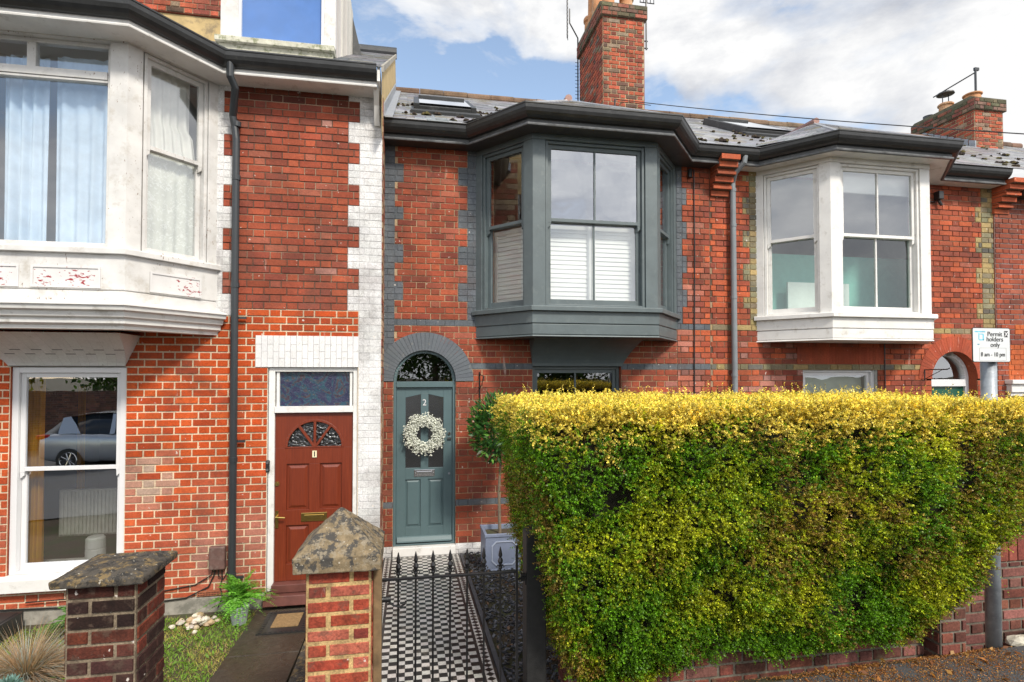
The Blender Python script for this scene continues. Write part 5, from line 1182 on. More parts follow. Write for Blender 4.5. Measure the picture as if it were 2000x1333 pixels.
# wooden batten between pier and gate
o = q.build('timber_batten', mat_plain('old_timber', (.17,.11,.055), .85, .35, 14, .5), p2, bevel=.006)
gy = 3.2; gx0, gx1 = -.163, .612; zr = .895
gate = empty('garden_gate', (gx0, gy, .15), 'black wrought iron garden gate with spear finials across the tiled path', 'gate')
q = MB(); q.box(gx0-.007, gx0+.007, gy-.007, gy+.007, .17, 1.05); q.box(gx1-.007, gx1+.007, gy-.007, gy+.007, .17, 1.045)
q.box(gx0+.0071, gx1-.0071, gy-.009, gy+.009, zr-.007, zr+.007); q.box(gx0+.0071, gx1-.0071, gy-.009, gy+.009, .24, .254); q.build('gate_frame', M['iron'], gate, bevel=.002)
for i in range(1, 8):
    x = gx0+(gx1-gx0)*i/8
    q = MB(); q.tube([(x, gy, .253), (x, gy, zr+.03)], .0058, 10); b = q.build('gate_bar', M['iron'], gate)
    q = MB(); s = 1.0
    q.lathe((x, gy, zr+.02), [(.007, 0), (.012, .004), (.012, .010), (.007, .014), (.0075, .022), (.012, .034), (.0165, .046), (.010, .062), (.0065, .066), (.0125, .078), (.0085, .10), (.002, .128)], 8)
    for sg in (-1, 1): q.tube([(x, gy, zr+.030), (x+sg*.016, gy, zr+.044), (x+sg*.023, gy, zr+.034), (x+sg*.018, gy, zr+.028)], [.005, .0045, .004, .003], 6)
    q.build('spear_finial', M['iron'], b)
q = MB(); q.box(-.198, -.150, 3.10, 3.175, .695, .845); o = q.build('latch_box', M['iron'], gate, bevel=.003)
q = MB(); q.tube([(-.155, 3.165, .80), (-.105, 3.165, .80)], .016, 10); q.tube([(-.12, 3.165, .79), (-.09, 3.16, .765), (-.055, 3.16, .755), (-.03, 3.16, .77), (-.022, 3.165, .785)], .006, 8); q.build('latch', M['iron'], gate)
gp_ = empty('gate_post', (.73, 3.27, .1), 'square black timber gate post at the left end of the hedge', 'gate post')
q = MB(); q.box(.675, .795, 3.22, 3.34, .05, 1.10); q.prism([(.675, 1.10), (.795, 1.10), (.735, 1.13)], 'y', 3.22, 3.34); q.build('post', M['post_black'], gp_, bevel=.006)
q = MB(); q.tube([(.614, 3.2, .85), (.66, 3.21, .85), (.672, 3.235, .86), (.676, 3.24, .84), (.674, 3.235, .80)], .007, 8); q.box(.64, .672, 3.215, 3.245, .83, .87); q.build('hinge', M['iron'], gp_)
# ================================================================== PLANTER, BAY TREE, WREATH, BRACKETS
plx0, ply0, s_ = .775, 5.80, .40; plz = tz(6.0)-.01
pl = empty('square_planter', (plx0+s_/2, ply0+s_/2, plz), 'blue-grey square planter with raised octagonal panel against the brick wall', 'planter')
q = MB(); t = .022; H_ = .40
for a, b, c_, d in ((0, s_, 0, t), (0, s_, s_-t, s_), (0, t, t, s_-t), (s_-t, s_, t, s_-t)): q.box(plx0+a, plx0+b, ply0+c_, ply0+d, plz, plz+H_)
q.box(plx0-.008, plx0+s_+.008, ply0-.008, ply0+.012, plz+.0, plz+.035); q.box(plx0-.008, plx0+s_+.008, ply0-.009, ply0+.014, plz+H_-.03, plz+H_+.004)
q.box(plx0-.009, plx0+.012, ply0+.015, ply0+s_, plz+H_-.03, plz+H_+.003); q.build('planter_body', mat_plain('planter_blue', (.17,.20,.28), .5, .08, 8, .1), pl, bevel=.004)
q = MB()
def octo(cx, cz, hw, hh, c): return [(cx-hw+c, cz-hh), (cx+hw-c, cz-hh), (cx+hw, cz-hh+c), (cx+hw, cz+hh-c), (cx+hw-c, cz+hh), (cx-hw+c, cz+hh), (cx-hw, cz+hh-c), (cx-hw, cz-hh+c)]
a = octo(plx0+s_/2, plz+H_/2, .135, .125, .045); b = octo(plx0+s_/2, plz+H_/2, .125, .115, .042)
for i in range(8): q.prism([a[i], a[(i+1) % 8], b[(i+1) % 8], b[i]], 'y', ply0-.008, ply0-.0005)
q.build('octagonal_moulding', mat_plain('planter_blue_light', (.32,.36,.45), .5, .05, 8, .1), pl)
q = MB(); q.box(plx0+t+.001, plx0+s_-t-.001, ply0+t+.001, ply0+s_-t-.001, plz+.02, plz+H_-.05); q.build('soil', M['soil'], pl)
tx, ty = plx0+s_/2-.015, ply0+s_/2; bt = empty('bay_tree', (tx, ty, plz+H_-.05), 'standard bay tree with dark glossy crown in the blue-grey planter', 'bay tree')
q = MB(); q.tube([(tx, ty, plz+H_-.08), (tx-.012, ty, plz+.8), (tx+.006, ty, plz+1.1), (tx-.02, ty, 1.45), (tx, ty, 1.7)], [.019, .015, .013, .012, .008], 8)
for k in range(14): a = k*2.4; q.tube([(tx, ty, 1.25+k*.03), (tx+math.cos(a)*.2, ty+math.sin(a)*.2, 1.42+k*.035)], [.007, .003], 5)
q.build('trunk', M['bark'], bt)
n = 2100; d = nr.normal(size=(n, 3)); d /= np.linalg.norm(d, axis=1, keepdims=True); r = .315*nr.uniform(.5, 1.06, n)[:, None]; pos = np.array([[tx-.03, ty-.03, 1.46]])+d*r*np.array([[.92, .9, 1.12]])
dd = d+nr.normal(0, .5, (n, 3))+np.array([[0, 0, .5]])
V = leaves_np(pos, dd, nr.uniform(.05, .09, n), nr.uniform(.02, .032, n), None, .12, .15); C = np.where(nr.rand(n, 1) < .3, np.array([[.13,.29,.05]]), np.array([[.035,.11,.025]]))*nr.uniform(.6, 1.5, (n, 1))
quads_mesh('crown', V, C, M['leaf'], bt)
# wreath on door 2
wc = Vector((PX(829, 848, D+.0), D+.0, PZ(829, 848, D+.0))); wr = empty('wreath', wc, 'round wreath of tiny white blossoms hanging on the grey-green door', 'wreath')
q = MB(); q.tube([(wc.x+.165*math.cos(a), D+.01, wc.z+.165*math.sin(a)) for a in np.linspace(0, 2*math.pi, 40)], .022, 8, cap=False)
for k in range(260):
    a = rnd.uniform(0, 6.283); a2 = a+rnd.uniform(.1, .35); r1, r2_ = rnd.uniform(.13, .2), rnd.uniform(.12, .235); q.tube([(wc.x+r1*math.cos(a), D+rnd.uniform(-.03, .02), wc.z+r1*math.sin(a)), (wc.x+r2_*math.cos(a2), D-rnd.uniform(.0, .06), wc.z+r2_*math.sin(a2))], .0016, 4)
q.build('twig_ring', mat_plain('grey_twigs', (.22,.23,.17), .9), wr)
V = []; C = []; ico = [(1,0,0),(0,1,0),(-1,0,0),(0,-1,0),(0,0,1),(0,0,-1)]; tris = [(0,1,4),(1,2,4),(2,3,4),(3,0,4),(1,0,5),(2,1,5),(3,2,5),(0,3,5)]
for k in range(2300):
    a = nr.uniform(0, 6.283); rr = nr.normal(0, .036); r_ = .168+max(-.072, min(.072, rr)); cl = 1+.08*math.sin(a*9+k % 3); yy = D-.005-abs(nr.normal(0, .028)); c0 = np.array([wc.x+r_*cl*math.cos(a), yy, wc.z+r_*cl*math.sin(a)]); s = nr.uniform(.0055, .0115)
    k_ = nr.uniform(.75, 1.05)
    for t in tris: V += [c0+np.array(ico[i])*s for i in t]; C.append(np.array([.86,.88,.80])*k_)
quads_mesh('white_blossom', np.array(V), np.array(C), M['petal'], wr, per=3)
# hanging basket bracket (house 2) and bracket by door 3
q = MB(); bx = PX(937, 740, D-.03); bz0, bz1 = PZ(937, 775, D-.03), PZ(937, 727, D-.03)
q.tube([(bx, D-.015, bz0), (bx, D-.015, bz1)], .009, 6); q.tube([(bx, D-.02, bz1-.02), (bx+.01, D-.10, bz1-.04), (bx+.02, D-.26, bz1-.05), (bx+.02, D-.27, bz1-.09), (bx+.02, D-.25, bz1-.10)], .006, 6); q.tube([(bx, D-.02, bz0+.10), (bx+.012, D-.13, bz0+.14), (bx+.02, D-.20, bz1-.055)], .005, 6); q.tube([(bx, D-.015, bz0), (bx+.01, D-.012, bz0-.12)], .005, 5)
tag(q.build('hanging_basket_bracket', M['iron']), 'black iron basket bracket on brick beside the grey arch', 'bracket', 'iron wall brackets')
q = MB(); bx = PX(1808, 740, D-.03); bz0, bz1 = PZ(1808, 742, D-.03), PZ(1808, 722, D-.03)
q.tube([(bx, D-.015, bz0), (bx, D-.015, bz1)], .009, 6); q.tube([(bx, D-.02, bz1-.005), (bx+.02, D-.34, bz1), (bx+.02, D-.37, bz1+.02)], .007, 6); q.tube([(bx, D-.02, bz0+.01), (bx+.01, D-.26, bz1-.01)], .005, 6)
tag(q.build('hanging_basket_bracket', M['iron']), 'black triangular bracket on brick left of the white arched fanlight', 'bracket', 'iron wall brackets')
# aerials, wire
q = MB(); ax, ay = PX(1130, 90, 10.9), 10.95; zt_ = PZ(1128, 75, 10.95); ux = PX(1108, 30, 10.95)
q.tube([(ax, ay, 7.5), (ax, ay, zt_), (ux+.05, ay, zt_+.30), (ux+.05, ay, zt_+.60)], .015, 6); q.tube([(ux, ay, zt_-.02), (ux, ay, zt_+1.2)], .014, 6)
for k in range(14): zz = zt_+k*.085; q.tube([(ux-.04, ay-.10, zz), (ux+.04, ay+.10, zz)], .008, 5)
for k in range(12): q.tube([(ax-.06, ay, 7.7+k*.075), (ax+.02, ay, 7.7+k*.075)], .006, 4)
tag(q.build('tv_aerial', M['iron']), 'tall ribbed aerial bent out from the left of the middle chimney', 'aerial', 'television aerials on the chimneys')
q = MB(); ax = PX(1262, 50, 9.9); z0_, z1_ = PZ(1262, 98, 9.9), PZ(1262, -40, 9.9); q.tube([(ax, 9.9, z0_), (ax, 9.9, z1_)], .016, 6)
for z in (z0_+.03, z0_+.17): q.tube([(4.2, 9.9, z), (ax+.03, 9.9, z)], .012, 5)
zz = PZ(1262, 6, 9.9); q.tube([(ax-.13, 9.9, zz), (ax+.17, 9.9, zz)], .010, 5); q.tube([(ax-.13, 9.9, zz+.12), (ax+.17, 9.9, zz+.12)], .010, 5)
for k in range(5): q.tube([(ax-.12+k*.07, 9.9, zz), (ax-.12+k*.07, 9.9, zz+.12)], .008, 4)
tag(q.build('tv_aerial', M['iron']), 'aerial on a thin mast at the right side of the middle chimney', 'aerial', 'television aerials on the chimneys')
q = MB(); ax = 11.95; z0_, z1_ = 7.7, PZ(1934, 138, 9.8); q.tube([(ax, 9.8, z0_), (ax, 9.8, z1_)], .022, 6); q.box(ax-.03, ax+.08, 9.78, 9.82, z1_-.04, z1_+.02); q.tube([(ax, 9.8, z1_-.08), (11.75, 10.6, 8.38)], .014, 5)
tag(q.build('tv_aerial', M['pipe_black']), 'short mast with slanting boom on the farthest right chimney', 'aerial', 'television aerials on the chimneys')
q = MB(); a = Vector((3.62, 9.40, PZ(1208, 195, 9.4))); b = Vector((PX(2100, 268, 5.0), 5.0, PZ(2100, 268, 5.0))); q.tube([tuple(a.lerp(b, t)-Vector((0, 0, .05*4*t*(1-t)))) for t in np.linspace(0, 1, 24)], .007, 5)
tag(q.build('overhead_wire', M['blackplastic']), 'thin telephone wire crossing the sky right of the middle chimney', 'wire')
q = MB(); q.tube([(3.55, 9.4, 6.6), (3.60, 9.40, 6.75), (3.61, 9.40, a.z)], .016, 6); q.tube([(3.61, 9.4, 6.8), (3.72, 9.4, 6.95), (3.85, 9.4, a.z-.03), (4.3, 9.4, a.z-.05)], .006, 5); tag(q.build('wire_bracket', M['iron']), 'small black wire bracket at the foot of the middle chimney', 'bracket')
# ================================================================== SIGN POST
sx, sy = 3.865, 3.12; sg = empty('parking_sign', (sx, sy, gz(sx, sy)), 'permit holders parking sign on a galvanised post at the right end of the hedge', 'sign')
q = MB(); q.tube([(sx, sy, gz(sx, sy)-.1), (sx, sy, 2.17)], .0445, 24); q.build('post', M['galv'], sg, smooth=True)
fyz = 3.055; X0, X1 = PX(1899, 670, fyz), PX(1973, 670, fyz); Z0, Z1 = PZ(1935, 708, fyz), PZ(1935, 640.5, fyz)
def rrect(x0, x1, z0, z1, r, n=5):
    out = []
    for cx, cz, a in ((x1-r, z0+r, -90), (x1-r, z1-r, 0), (x0+r, z1-r, 90), (x0+r, z0+r, 180)):
        out += [(cx+r*math.cos(math.radians(a+90*i/n)), cz+r*math.sin(math.radians(a+90*i/n))) for i in range(n+1)]
    return out
q = MB(); q.prism(rrect(X0, X1, Z0, Z1, .014), 'y', fyz, fyz+.004, (.015,.015,.015)); q.box(sx-.05, sx+.05, fyz+.004, fyz+.03, Z0+.04, Z0+.06, (.3,.3,.3)); q.box(sx-.05, sx+.05, fyz+.004, fyz+.03, Z1-.06, Z1-.04, (.3,.3,.3))
pb = q.build('sign_plate', mat_attr('sign_black', .4, 20, 3, .05, .02), sg)
q = MB(); b = .0045; q.prism(rrect(X0+b, X1-b, Z0+b, Z1-b, .010), 'y', fyz-.001, fyz); q.build('sign_face', mat_plain('sign_white', (.62,.64,.65), .35, .04, 8, .02, dirt=((.45,.48,.47), 12, .6, .4)), sg)
Wd, Hd = X1-X0, Z1-Z0; yT = fyz-.0022
def at(fx, fz): return (X0+Wd*fx, yT, Z1-Hd*fz)
for s, fx, fz, size in (('Permit', .585, .245, .190), ('holders', .585, .395, .190), ('only', .59, .555, .190)): text_mesh(s, 'sign_text', size*Hd, at(fx, fz), 'blackplastic', pb, bold=-.0002, sx=1.02)
text_mesh('8 am - 10 pm', 'sign_text', .175*Hd, at(.53, .83), 'blackplastic', pb, bold=-.0002, sx=.90)
q = MB(); q.box(X0+Wd*.835, X0+Wd*.935, fyz-.0018, fyz-.001, Z1-Hd*.27, Z1-Hd*.09); q.build('zone_box', M['blackplastic'], pb); text_mesh('X', 'sign_text', .19*Hd, (X0+Wd*.885, fyz-.0028, Z1-Hd*.25), 'upvc', pb, bold=.0003)
q = MB(); l_ = .0012
for a_, b_, c_, d_ in ((.175, .885, .585, .590), (.175, .885, .945, .950), (.175, .180, .585, .95), (.88, .885, .585, .95)): q.box(X0+Wd*a_, X0+Wd*b_, fyz-.0016, fyz-.001, Z1-Hd*d_, Z1-Hd*c_)
q.build('panel_outline', mat_plain('sign_grey_line', (.25,.25,.25), .5), pb)
cy = mat_plain('faded_cyan', (.10,.50,.68), .4, .5, 30, .02)
q = MB(); q.box(X0+Wd*.06, X0+Wd*.34, fyz-.0016, fyz-.001, Z1-Hd*.135, Z1-Hd*.105); q.box(X0+Wd*.16, X0+Wd*.18, fyz-.0016, fyz-.001, Z1-Hd*.35, Z1-Hd*.16); q.box(X0+Wd*.18, X0+Wd*.29, fyz-.0016, fyz-.001, Z1-Hd*.20, Z1-Hd*.18); q.box(X0+Wd*.27, X0+Wd*.30, fyz-.0016, fyz-.001, Z1-Hd*.36, Z1-Hd*.20); q.box(X0+Wd*.18, X0+Wd*.30, fyz-.0016, fyz-.001, Z1-Hd*.37, Z1-Hd*.34); q.box(X0+Wd*.13, X0+Wd*.18, fyz-.0016, fyz-.001, Z1-Hd*.50, Z1-Hd*.47); q.build('faded_letter', cy, pb)
# ================================================================== HEDGES
def vnoise(seed, n=64):
    g = np.random.RandomState(seed).rand(n, n)
    def f(x, y):
        x = np.asarray(x) % n; y = np.asarray(y) % n; i = np.floor(x).astype(int); j = np.floor(y).astype(int); fx = x-i; fy = y-j; fx = fx*fx*(3-2*fx); fy = fy*fy*(3-2*fy)
        i2, j2 = (i+1) % n, (j+1) % n; i %= n; j %= n
        return (g[i, j]*(1-fx)+g[i2, j]*fx)*(1-fy)+(g[i, j2]*(1-fx)+g[i2, j2]*fx)*fy
    return f
N1, N2, N3, N4 = vnoise(1), vnoise(2), vnoise(3), vnoise(4)
def fbm(f, x, y): return f(x, y)*.55+f(x*2.1+7, y*2.1)*.28+f(x*4.3, y*4.3+3)*.17
def hedge(name, label, xl, xr, yf, yb, ztop, zbot, dens, gold, ends=(True, True)):
    """xl(z), xr(z), yf(x,z) arrays; zbot(x)"""
    root = empty('hedge', ((xl(1.)+xr(1.))/2, yb, .2), label, 'hedge', 'clipped hedges on the front boundary')
    Ps = []; Ns = []
    def add(p, n): Ps.append(p); Ns.append(n)
    w = xr(1.5)-xl(1.5)
    nf = int(dens*w*1.55); z = nr.uniform(0, 1, nf)**.95; x = nr.uniform(0, 1, nf)
    zz = ztop-z*(ztop-.2); xx = xl(zz)+x*(xr(zz)-xl(zz)); k = zz > zbot(xx); xx, zz = xx[k], zz[k]
    hole = fbm(N1, xx*5.5, zz*6.5)
    k = (hole+nr.normal(0, .05, len(xx))) > .30; xx, zz = xx[k], zz[k]
    disp = (fbm(N2, xx*4, zz*4)-.5)*.19+(fbm(N3, xx*13, zz*13)-.5)*.09
    rt2 = np.clip((zz-(ztop-.10))/.10, 0, 1); yy = yf(xx, zz)-disp+rt2**2*.07
    # round the vertical corners
    el = np.clip(1-(xx-xl(zz))/.10, 0, 1); er = np.clip(1-(xr(zz)-xx)/.10, 0, 1); yy = yy+.06*el**2+.02*er**2
    add(np.stack([xx, yy, zz], 1), np.stack([-.6*el+.6*er, -np.ones_like(xx), rt2*.9+.05], 1))
    nt = int(dens*.85*w*(yb-2.8)); xx = xl(ztop)+nr.rand(nt)*(xr(ztop)-xl(ztop)); y0 = yf(xx, np.full(nt, ztop)); yy = y0+.02+nr.rand(nt)**1.3*(yb-y0)
    zz = ztop+(fbm(N2, xx*4, yy*4+9)-.5)*.07+(fbm(N3, xx*12, yy*12)-.5)*.05
    add(np.stack([xx, yy, zz], 1), np.tile([0, -.15, 1.], (nt, 1)))
    for side, on in zip((-1, 1), ends):
        if not on: continue
        ne = int(dens*.9*(yb-3.0)*1.5); zz = .3+nr.rand(ne)*(ztop-.3); ex = xl(zz) if side < 0 else xr(zz); y0 = yf(ex, zz); yy = y0+.03+nr.rand(ne)*(yb-y0)
        ex = ex+side*((fbm(N2, yy*5, zz*4)-.5)*.10)-side*.02
        add(np.stack([ex, yy, zz], 1), np.tile([side*1., -.1, .1], (ne, 1)))
    Pb = np.concatenate(Ps); Nb = np.concatenate(Ns); Nb /= np.linalg.norm(Nb, axis=1, keepdims=True)
    n = len(Pb); top = Pb[:, 2] > ztop-.04
    d = Nb*.75+np.array([0, 0, .42])+nr.normal(0, .42, (n, 3)); d /= np.linalg.norm(d, axis=1, keepdims=True)
    Ls = nr.uniform(.025, .08, n); stray = nr.rand(n) < np.where(top, .02, .006); Ls = np.where(stray, nr.uniform(.12, .20, n), Ls)
    Ps0 = Pb-Nb*nr.uniform(.0, .085, n)[:, None]
    # sprig colours
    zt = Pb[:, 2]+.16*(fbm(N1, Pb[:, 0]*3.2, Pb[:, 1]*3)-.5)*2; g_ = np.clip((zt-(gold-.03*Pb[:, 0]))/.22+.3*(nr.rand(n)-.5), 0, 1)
    a = fbm(N4, Pb[:, 0]*2.2, Pb[:, 2]*2.6); b = fbm(N3, Pb[:, 0]*6+3, Pb[:, 2]*6)
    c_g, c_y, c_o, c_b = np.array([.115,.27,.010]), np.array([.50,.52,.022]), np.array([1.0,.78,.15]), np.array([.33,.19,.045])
    t = np.clip((a-.40)/.30+(b-.5)*1.1+.10*Pb[:, 0]-.24+nr.normal(0, .28, n), 0, 1)[:, None]; C = c_g*(1-t)+c_y*t
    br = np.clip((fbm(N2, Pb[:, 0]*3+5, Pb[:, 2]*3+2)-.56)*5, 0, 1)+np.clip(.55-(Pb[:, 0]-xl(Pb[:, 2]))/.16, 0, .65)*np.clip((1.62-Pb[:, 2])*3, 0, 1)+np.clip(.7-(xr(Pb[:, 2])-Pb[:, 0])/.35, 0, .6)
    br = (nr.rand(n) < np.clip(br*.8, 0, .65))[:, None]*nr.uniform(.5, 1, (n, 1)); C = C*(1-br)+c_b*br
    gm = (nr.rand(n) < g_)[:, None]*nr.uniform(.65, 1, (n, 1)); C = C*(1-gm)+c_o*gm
    K = 12; tt = (np.arange(K)/K)[None, :]*np.ones((n, 1)); LL = Ls[:, None]
    base = Ps0[:, None, :]+d[:, None, :]*(LL*tt)[:, :, None]; base[:, :, 2] -= (LL*tt**2*.25)
    sd = nr.normal(size=(n, 1, 3)); sd = np.cross(np.repeat(d[:, None, :], 1, 1), sd); sd /= np.linalg.norm(sd, axis=2, keepdims=True)
    ud = np.cross(sd, d[:, None, :]); ang = np.arange(K)*2.4; dirs = sd*np.cos(ang)[None, :, None]+ud*np.sin(ang)[None, :, None]+d[:, None, :]*.75+nr.normal(0, .25, (n, K, 3))
    Lf = nr.uniform(.009, .0155, (n, K))*(1-.3*tt)
    V = leaves_np(base.reshape(-1, 3), dirs.reshape(-1, 3), Lf.ravel(), Lf.ravel()*.85, None, .2)
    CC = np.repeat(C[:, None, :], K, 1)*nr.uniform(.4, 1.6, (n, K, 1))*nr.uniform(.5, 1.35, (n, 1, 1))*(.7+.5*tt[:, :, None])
    print('hedge leaves', n*K)
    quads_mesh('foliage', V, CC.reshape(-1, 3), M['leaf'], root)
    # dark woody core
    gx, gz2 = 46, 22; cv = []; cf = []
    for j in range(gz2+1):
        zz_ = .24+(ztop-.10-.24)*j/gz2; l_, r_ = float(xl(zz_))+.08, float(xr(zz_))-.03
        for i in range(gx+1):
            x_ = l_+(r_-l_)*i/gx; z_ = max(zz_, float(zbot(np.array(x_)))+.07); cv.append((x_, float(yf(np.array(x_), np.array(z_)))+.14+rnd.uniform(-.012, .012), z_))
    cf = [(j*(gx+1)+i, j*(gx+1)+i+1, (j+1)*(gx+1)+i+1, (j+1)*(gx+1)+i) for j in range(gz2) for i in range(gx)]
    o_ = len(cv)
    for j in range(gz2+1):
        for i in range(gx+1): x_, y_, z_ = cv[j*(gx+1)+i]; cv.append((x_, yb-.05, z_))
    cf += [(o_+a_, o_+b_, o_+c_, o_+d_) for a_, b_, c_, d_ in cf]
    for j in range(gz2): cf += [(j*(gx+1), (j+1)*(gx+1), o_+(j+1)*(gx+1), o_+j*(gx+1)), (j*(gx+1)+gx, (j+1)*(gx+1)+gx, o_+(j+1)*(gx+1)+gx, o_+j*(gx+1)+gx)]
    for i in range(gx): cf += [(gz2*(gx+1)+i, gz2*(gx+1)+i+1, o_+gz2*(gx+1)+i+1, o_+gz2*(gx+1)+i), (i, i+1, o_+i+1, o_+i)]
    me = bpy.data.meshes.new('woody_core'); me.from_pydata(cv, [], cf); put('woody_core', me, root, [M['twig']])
    q = MB()
    for k_ in range(60):
        x_ = rnd.uniform(float(xl(.5))+.1, float(xr(.5))-.15); y_ = float(yf(np.array(x_), np.array(.5)))+.25+rnd.uniform(0, .3); q.tube([(x_, y_, .15), (x_+rnd.uniform(-.1, .1), y_-rnd.uniform(0, .15), .5), (x_+rnd.uniform(-.2, .2), y_-rnd.uniform(.1, .25), .8)], [.008, .006, .003], 5)
    q.build('stems', M['bark'], root); return root
def lin(z, pts):
    z = np.asarray(z, dtype=float); return np.interp(z, [p[0] for p in pts], [p[1] for p in pts])
XL = lambda z: lin(z, [(.2, .93), (.5, .84), (1.0, .73), (1.5, .64), (1.75, .60), (1.9, .64)])
XR = lambda z: lin(z, [(.2, 3.05), (.45, 3.30), (.60, 3.47), (.80, 3.56), (1.0, 3.63), (1.2, 3.69), (1.7, 3.73), (1.85, 3.68)])
ZB = lambda x: lin(x, [(.6, .12), (1.0, .14), (1.4, .18), (1.75, .32), (2.0, .37), (2.3, .30), (2.8, .30), (3.15, .34), (3.34, .48), (3.5, .54), (3.6, .8), (3.73, 1.0), (3.9, 1.1)])+(fbm(N1, np.asarray(x)*9, np.asarray(x)*0+3)-.5)*.14
YFf = lambda x, z: lin(z, [(.2, 3.12), (.6, 2.98), (1.1, 2.83), (1.9, 2.77)])-.05*np.clip((np.asarray(x)-2.8)/.9, 0, 1)
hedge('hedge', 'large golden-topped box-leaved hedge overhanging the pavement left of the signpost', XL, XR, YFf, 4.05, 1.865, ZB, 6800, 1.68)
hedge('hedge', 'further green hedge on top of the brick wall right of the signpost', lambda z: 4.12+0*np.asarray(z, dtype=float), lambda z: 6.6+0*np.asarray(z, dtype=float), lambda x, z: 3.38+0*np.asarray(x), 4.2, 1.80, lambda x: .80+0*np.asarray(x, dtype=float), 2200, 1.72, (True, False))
# ================================================================== LOW WALLS UNDER THE HEDGES
SW = {'base': dict(pal=[((.20,.065,.045),.3),((.13,.05,.038),.3),((.24,.10,.08),.25)], mortar=(.19,.165,.13), joint=.013, rough=.003), 'top': dict(pal=[((.26,.07,.05),.25)], mortar=(.2,.17,.15), joint=.012)}
def lowwall(x0, x1, y, z0, z1, label, soldier=False, th=.22):
    e = empty('low_wall', ((x0+x1)/2, y, z0), label, 'wall', None); m = MB()
    zt = z1-.16 if soldier else z1
    brick_face(m, x0, x1, z0, zt, .075, z0, (), (), SW, y, None, .010); f = face_mb((x0, y+th), (0, -1)); brick_face(f, 0, th, z0, z1, .075, z0, (), (), SW, 0, None, .010)
    m.box(x0+.003, x1, y+.003, y+th, z0, z1-.003, (.25,.09,.06)); k = len(m.v); m.v += f.v; m.f += [tuple(i+k for i in t) for t in f.f]; m.m += f.m; m.c += f.c
    if soldier:
        x = x0
        while x < x1-.02: w = min(.078, x1-x); m.box(x+.005, x+w-.005, y-.012, y+th, zt+.012, z1, pick(SW['top']['pal'])); x += .078
    m.build('brickwork', M['brick_old'], e, norm=False); return e
lowwall(.93, 3.42, 3.22, .0, .40, 'low old brick wall under the overhanging hedge')
lowwall(3.42, 3.62, 3.10, .05, .62, 'small brick end pier between the two low walls')
lowwall(3.62, 7.5, 3.32, .05, .85, 'brick wall with upright coping bricks right of the signpost', True)
for i, (x, y, s) in enumerate(((4.12, 3.16, .065), (4.24, 3.20, .06), (4.40, 3.19, .09), (3.68, 3.22, .05))):
    q = MB(); q.lathe((x, y, gz(x, y)-.01), [(s*.6, 0), (s, s*.25), (s*.85, s*.7), (s*.3, s*.95), (.002, s)], 9, (.52,.49,.40))
    for k_, p in enumerate(q.v): q.v[k_] = (x+(p[0]-x)*1.4+rnd.uniform(-.1, .1)*s, p[1]+rnd.uniform(-.1, .1)*s, p[2]+rnd.uniform(-.08, .08)*s)
    tag(q.build('stone', M['chip'], bevel=.004), 'pale flint at the foot of the right wall', 'stone', 'pale stones at the foot of the right wall')
n = 30000; x = nr.uniform(.9, 3.95, n); y = 3.2-abs(nr.normal(0, .32, n)); k = (fbm(N1, x*3, y*3)+nr.normal(0, .06, n) > .40) & (y > 1.9) & (y < 3.14); x, y = x[k], y[k]; n = len(x)
z = np.array([gz(a, b) for a, b in zip(x, y)])+.003; a = nr.uniform(0, 6.283, n); big = nr.rand(n) < .006
V = leaves_np(np.stack([x, y, z], 1), np.stack([np.cos(a), np.sin(a), nr.uniform(-.05, .45, n)], 1), np.where(big, .045, nr.uniform(.006, .013, n)), np.where(big, .025, nr.uniform(.004, .008, n)), None)
C = np.array([(.42,.17,.045),(.30,.11,.03),(.50,.27,.08),(.18,.08,.03)])[nr.randint(0, 4, n)]*nr.uniform(.6, 1.4, (n, 1))
tag(quads_mesh('leaf_litter', V, C, M['leaf']), 'orange-brown fallen leaves scattered on the asphalt below the hedge', 'leaf litter', kind='stuff')
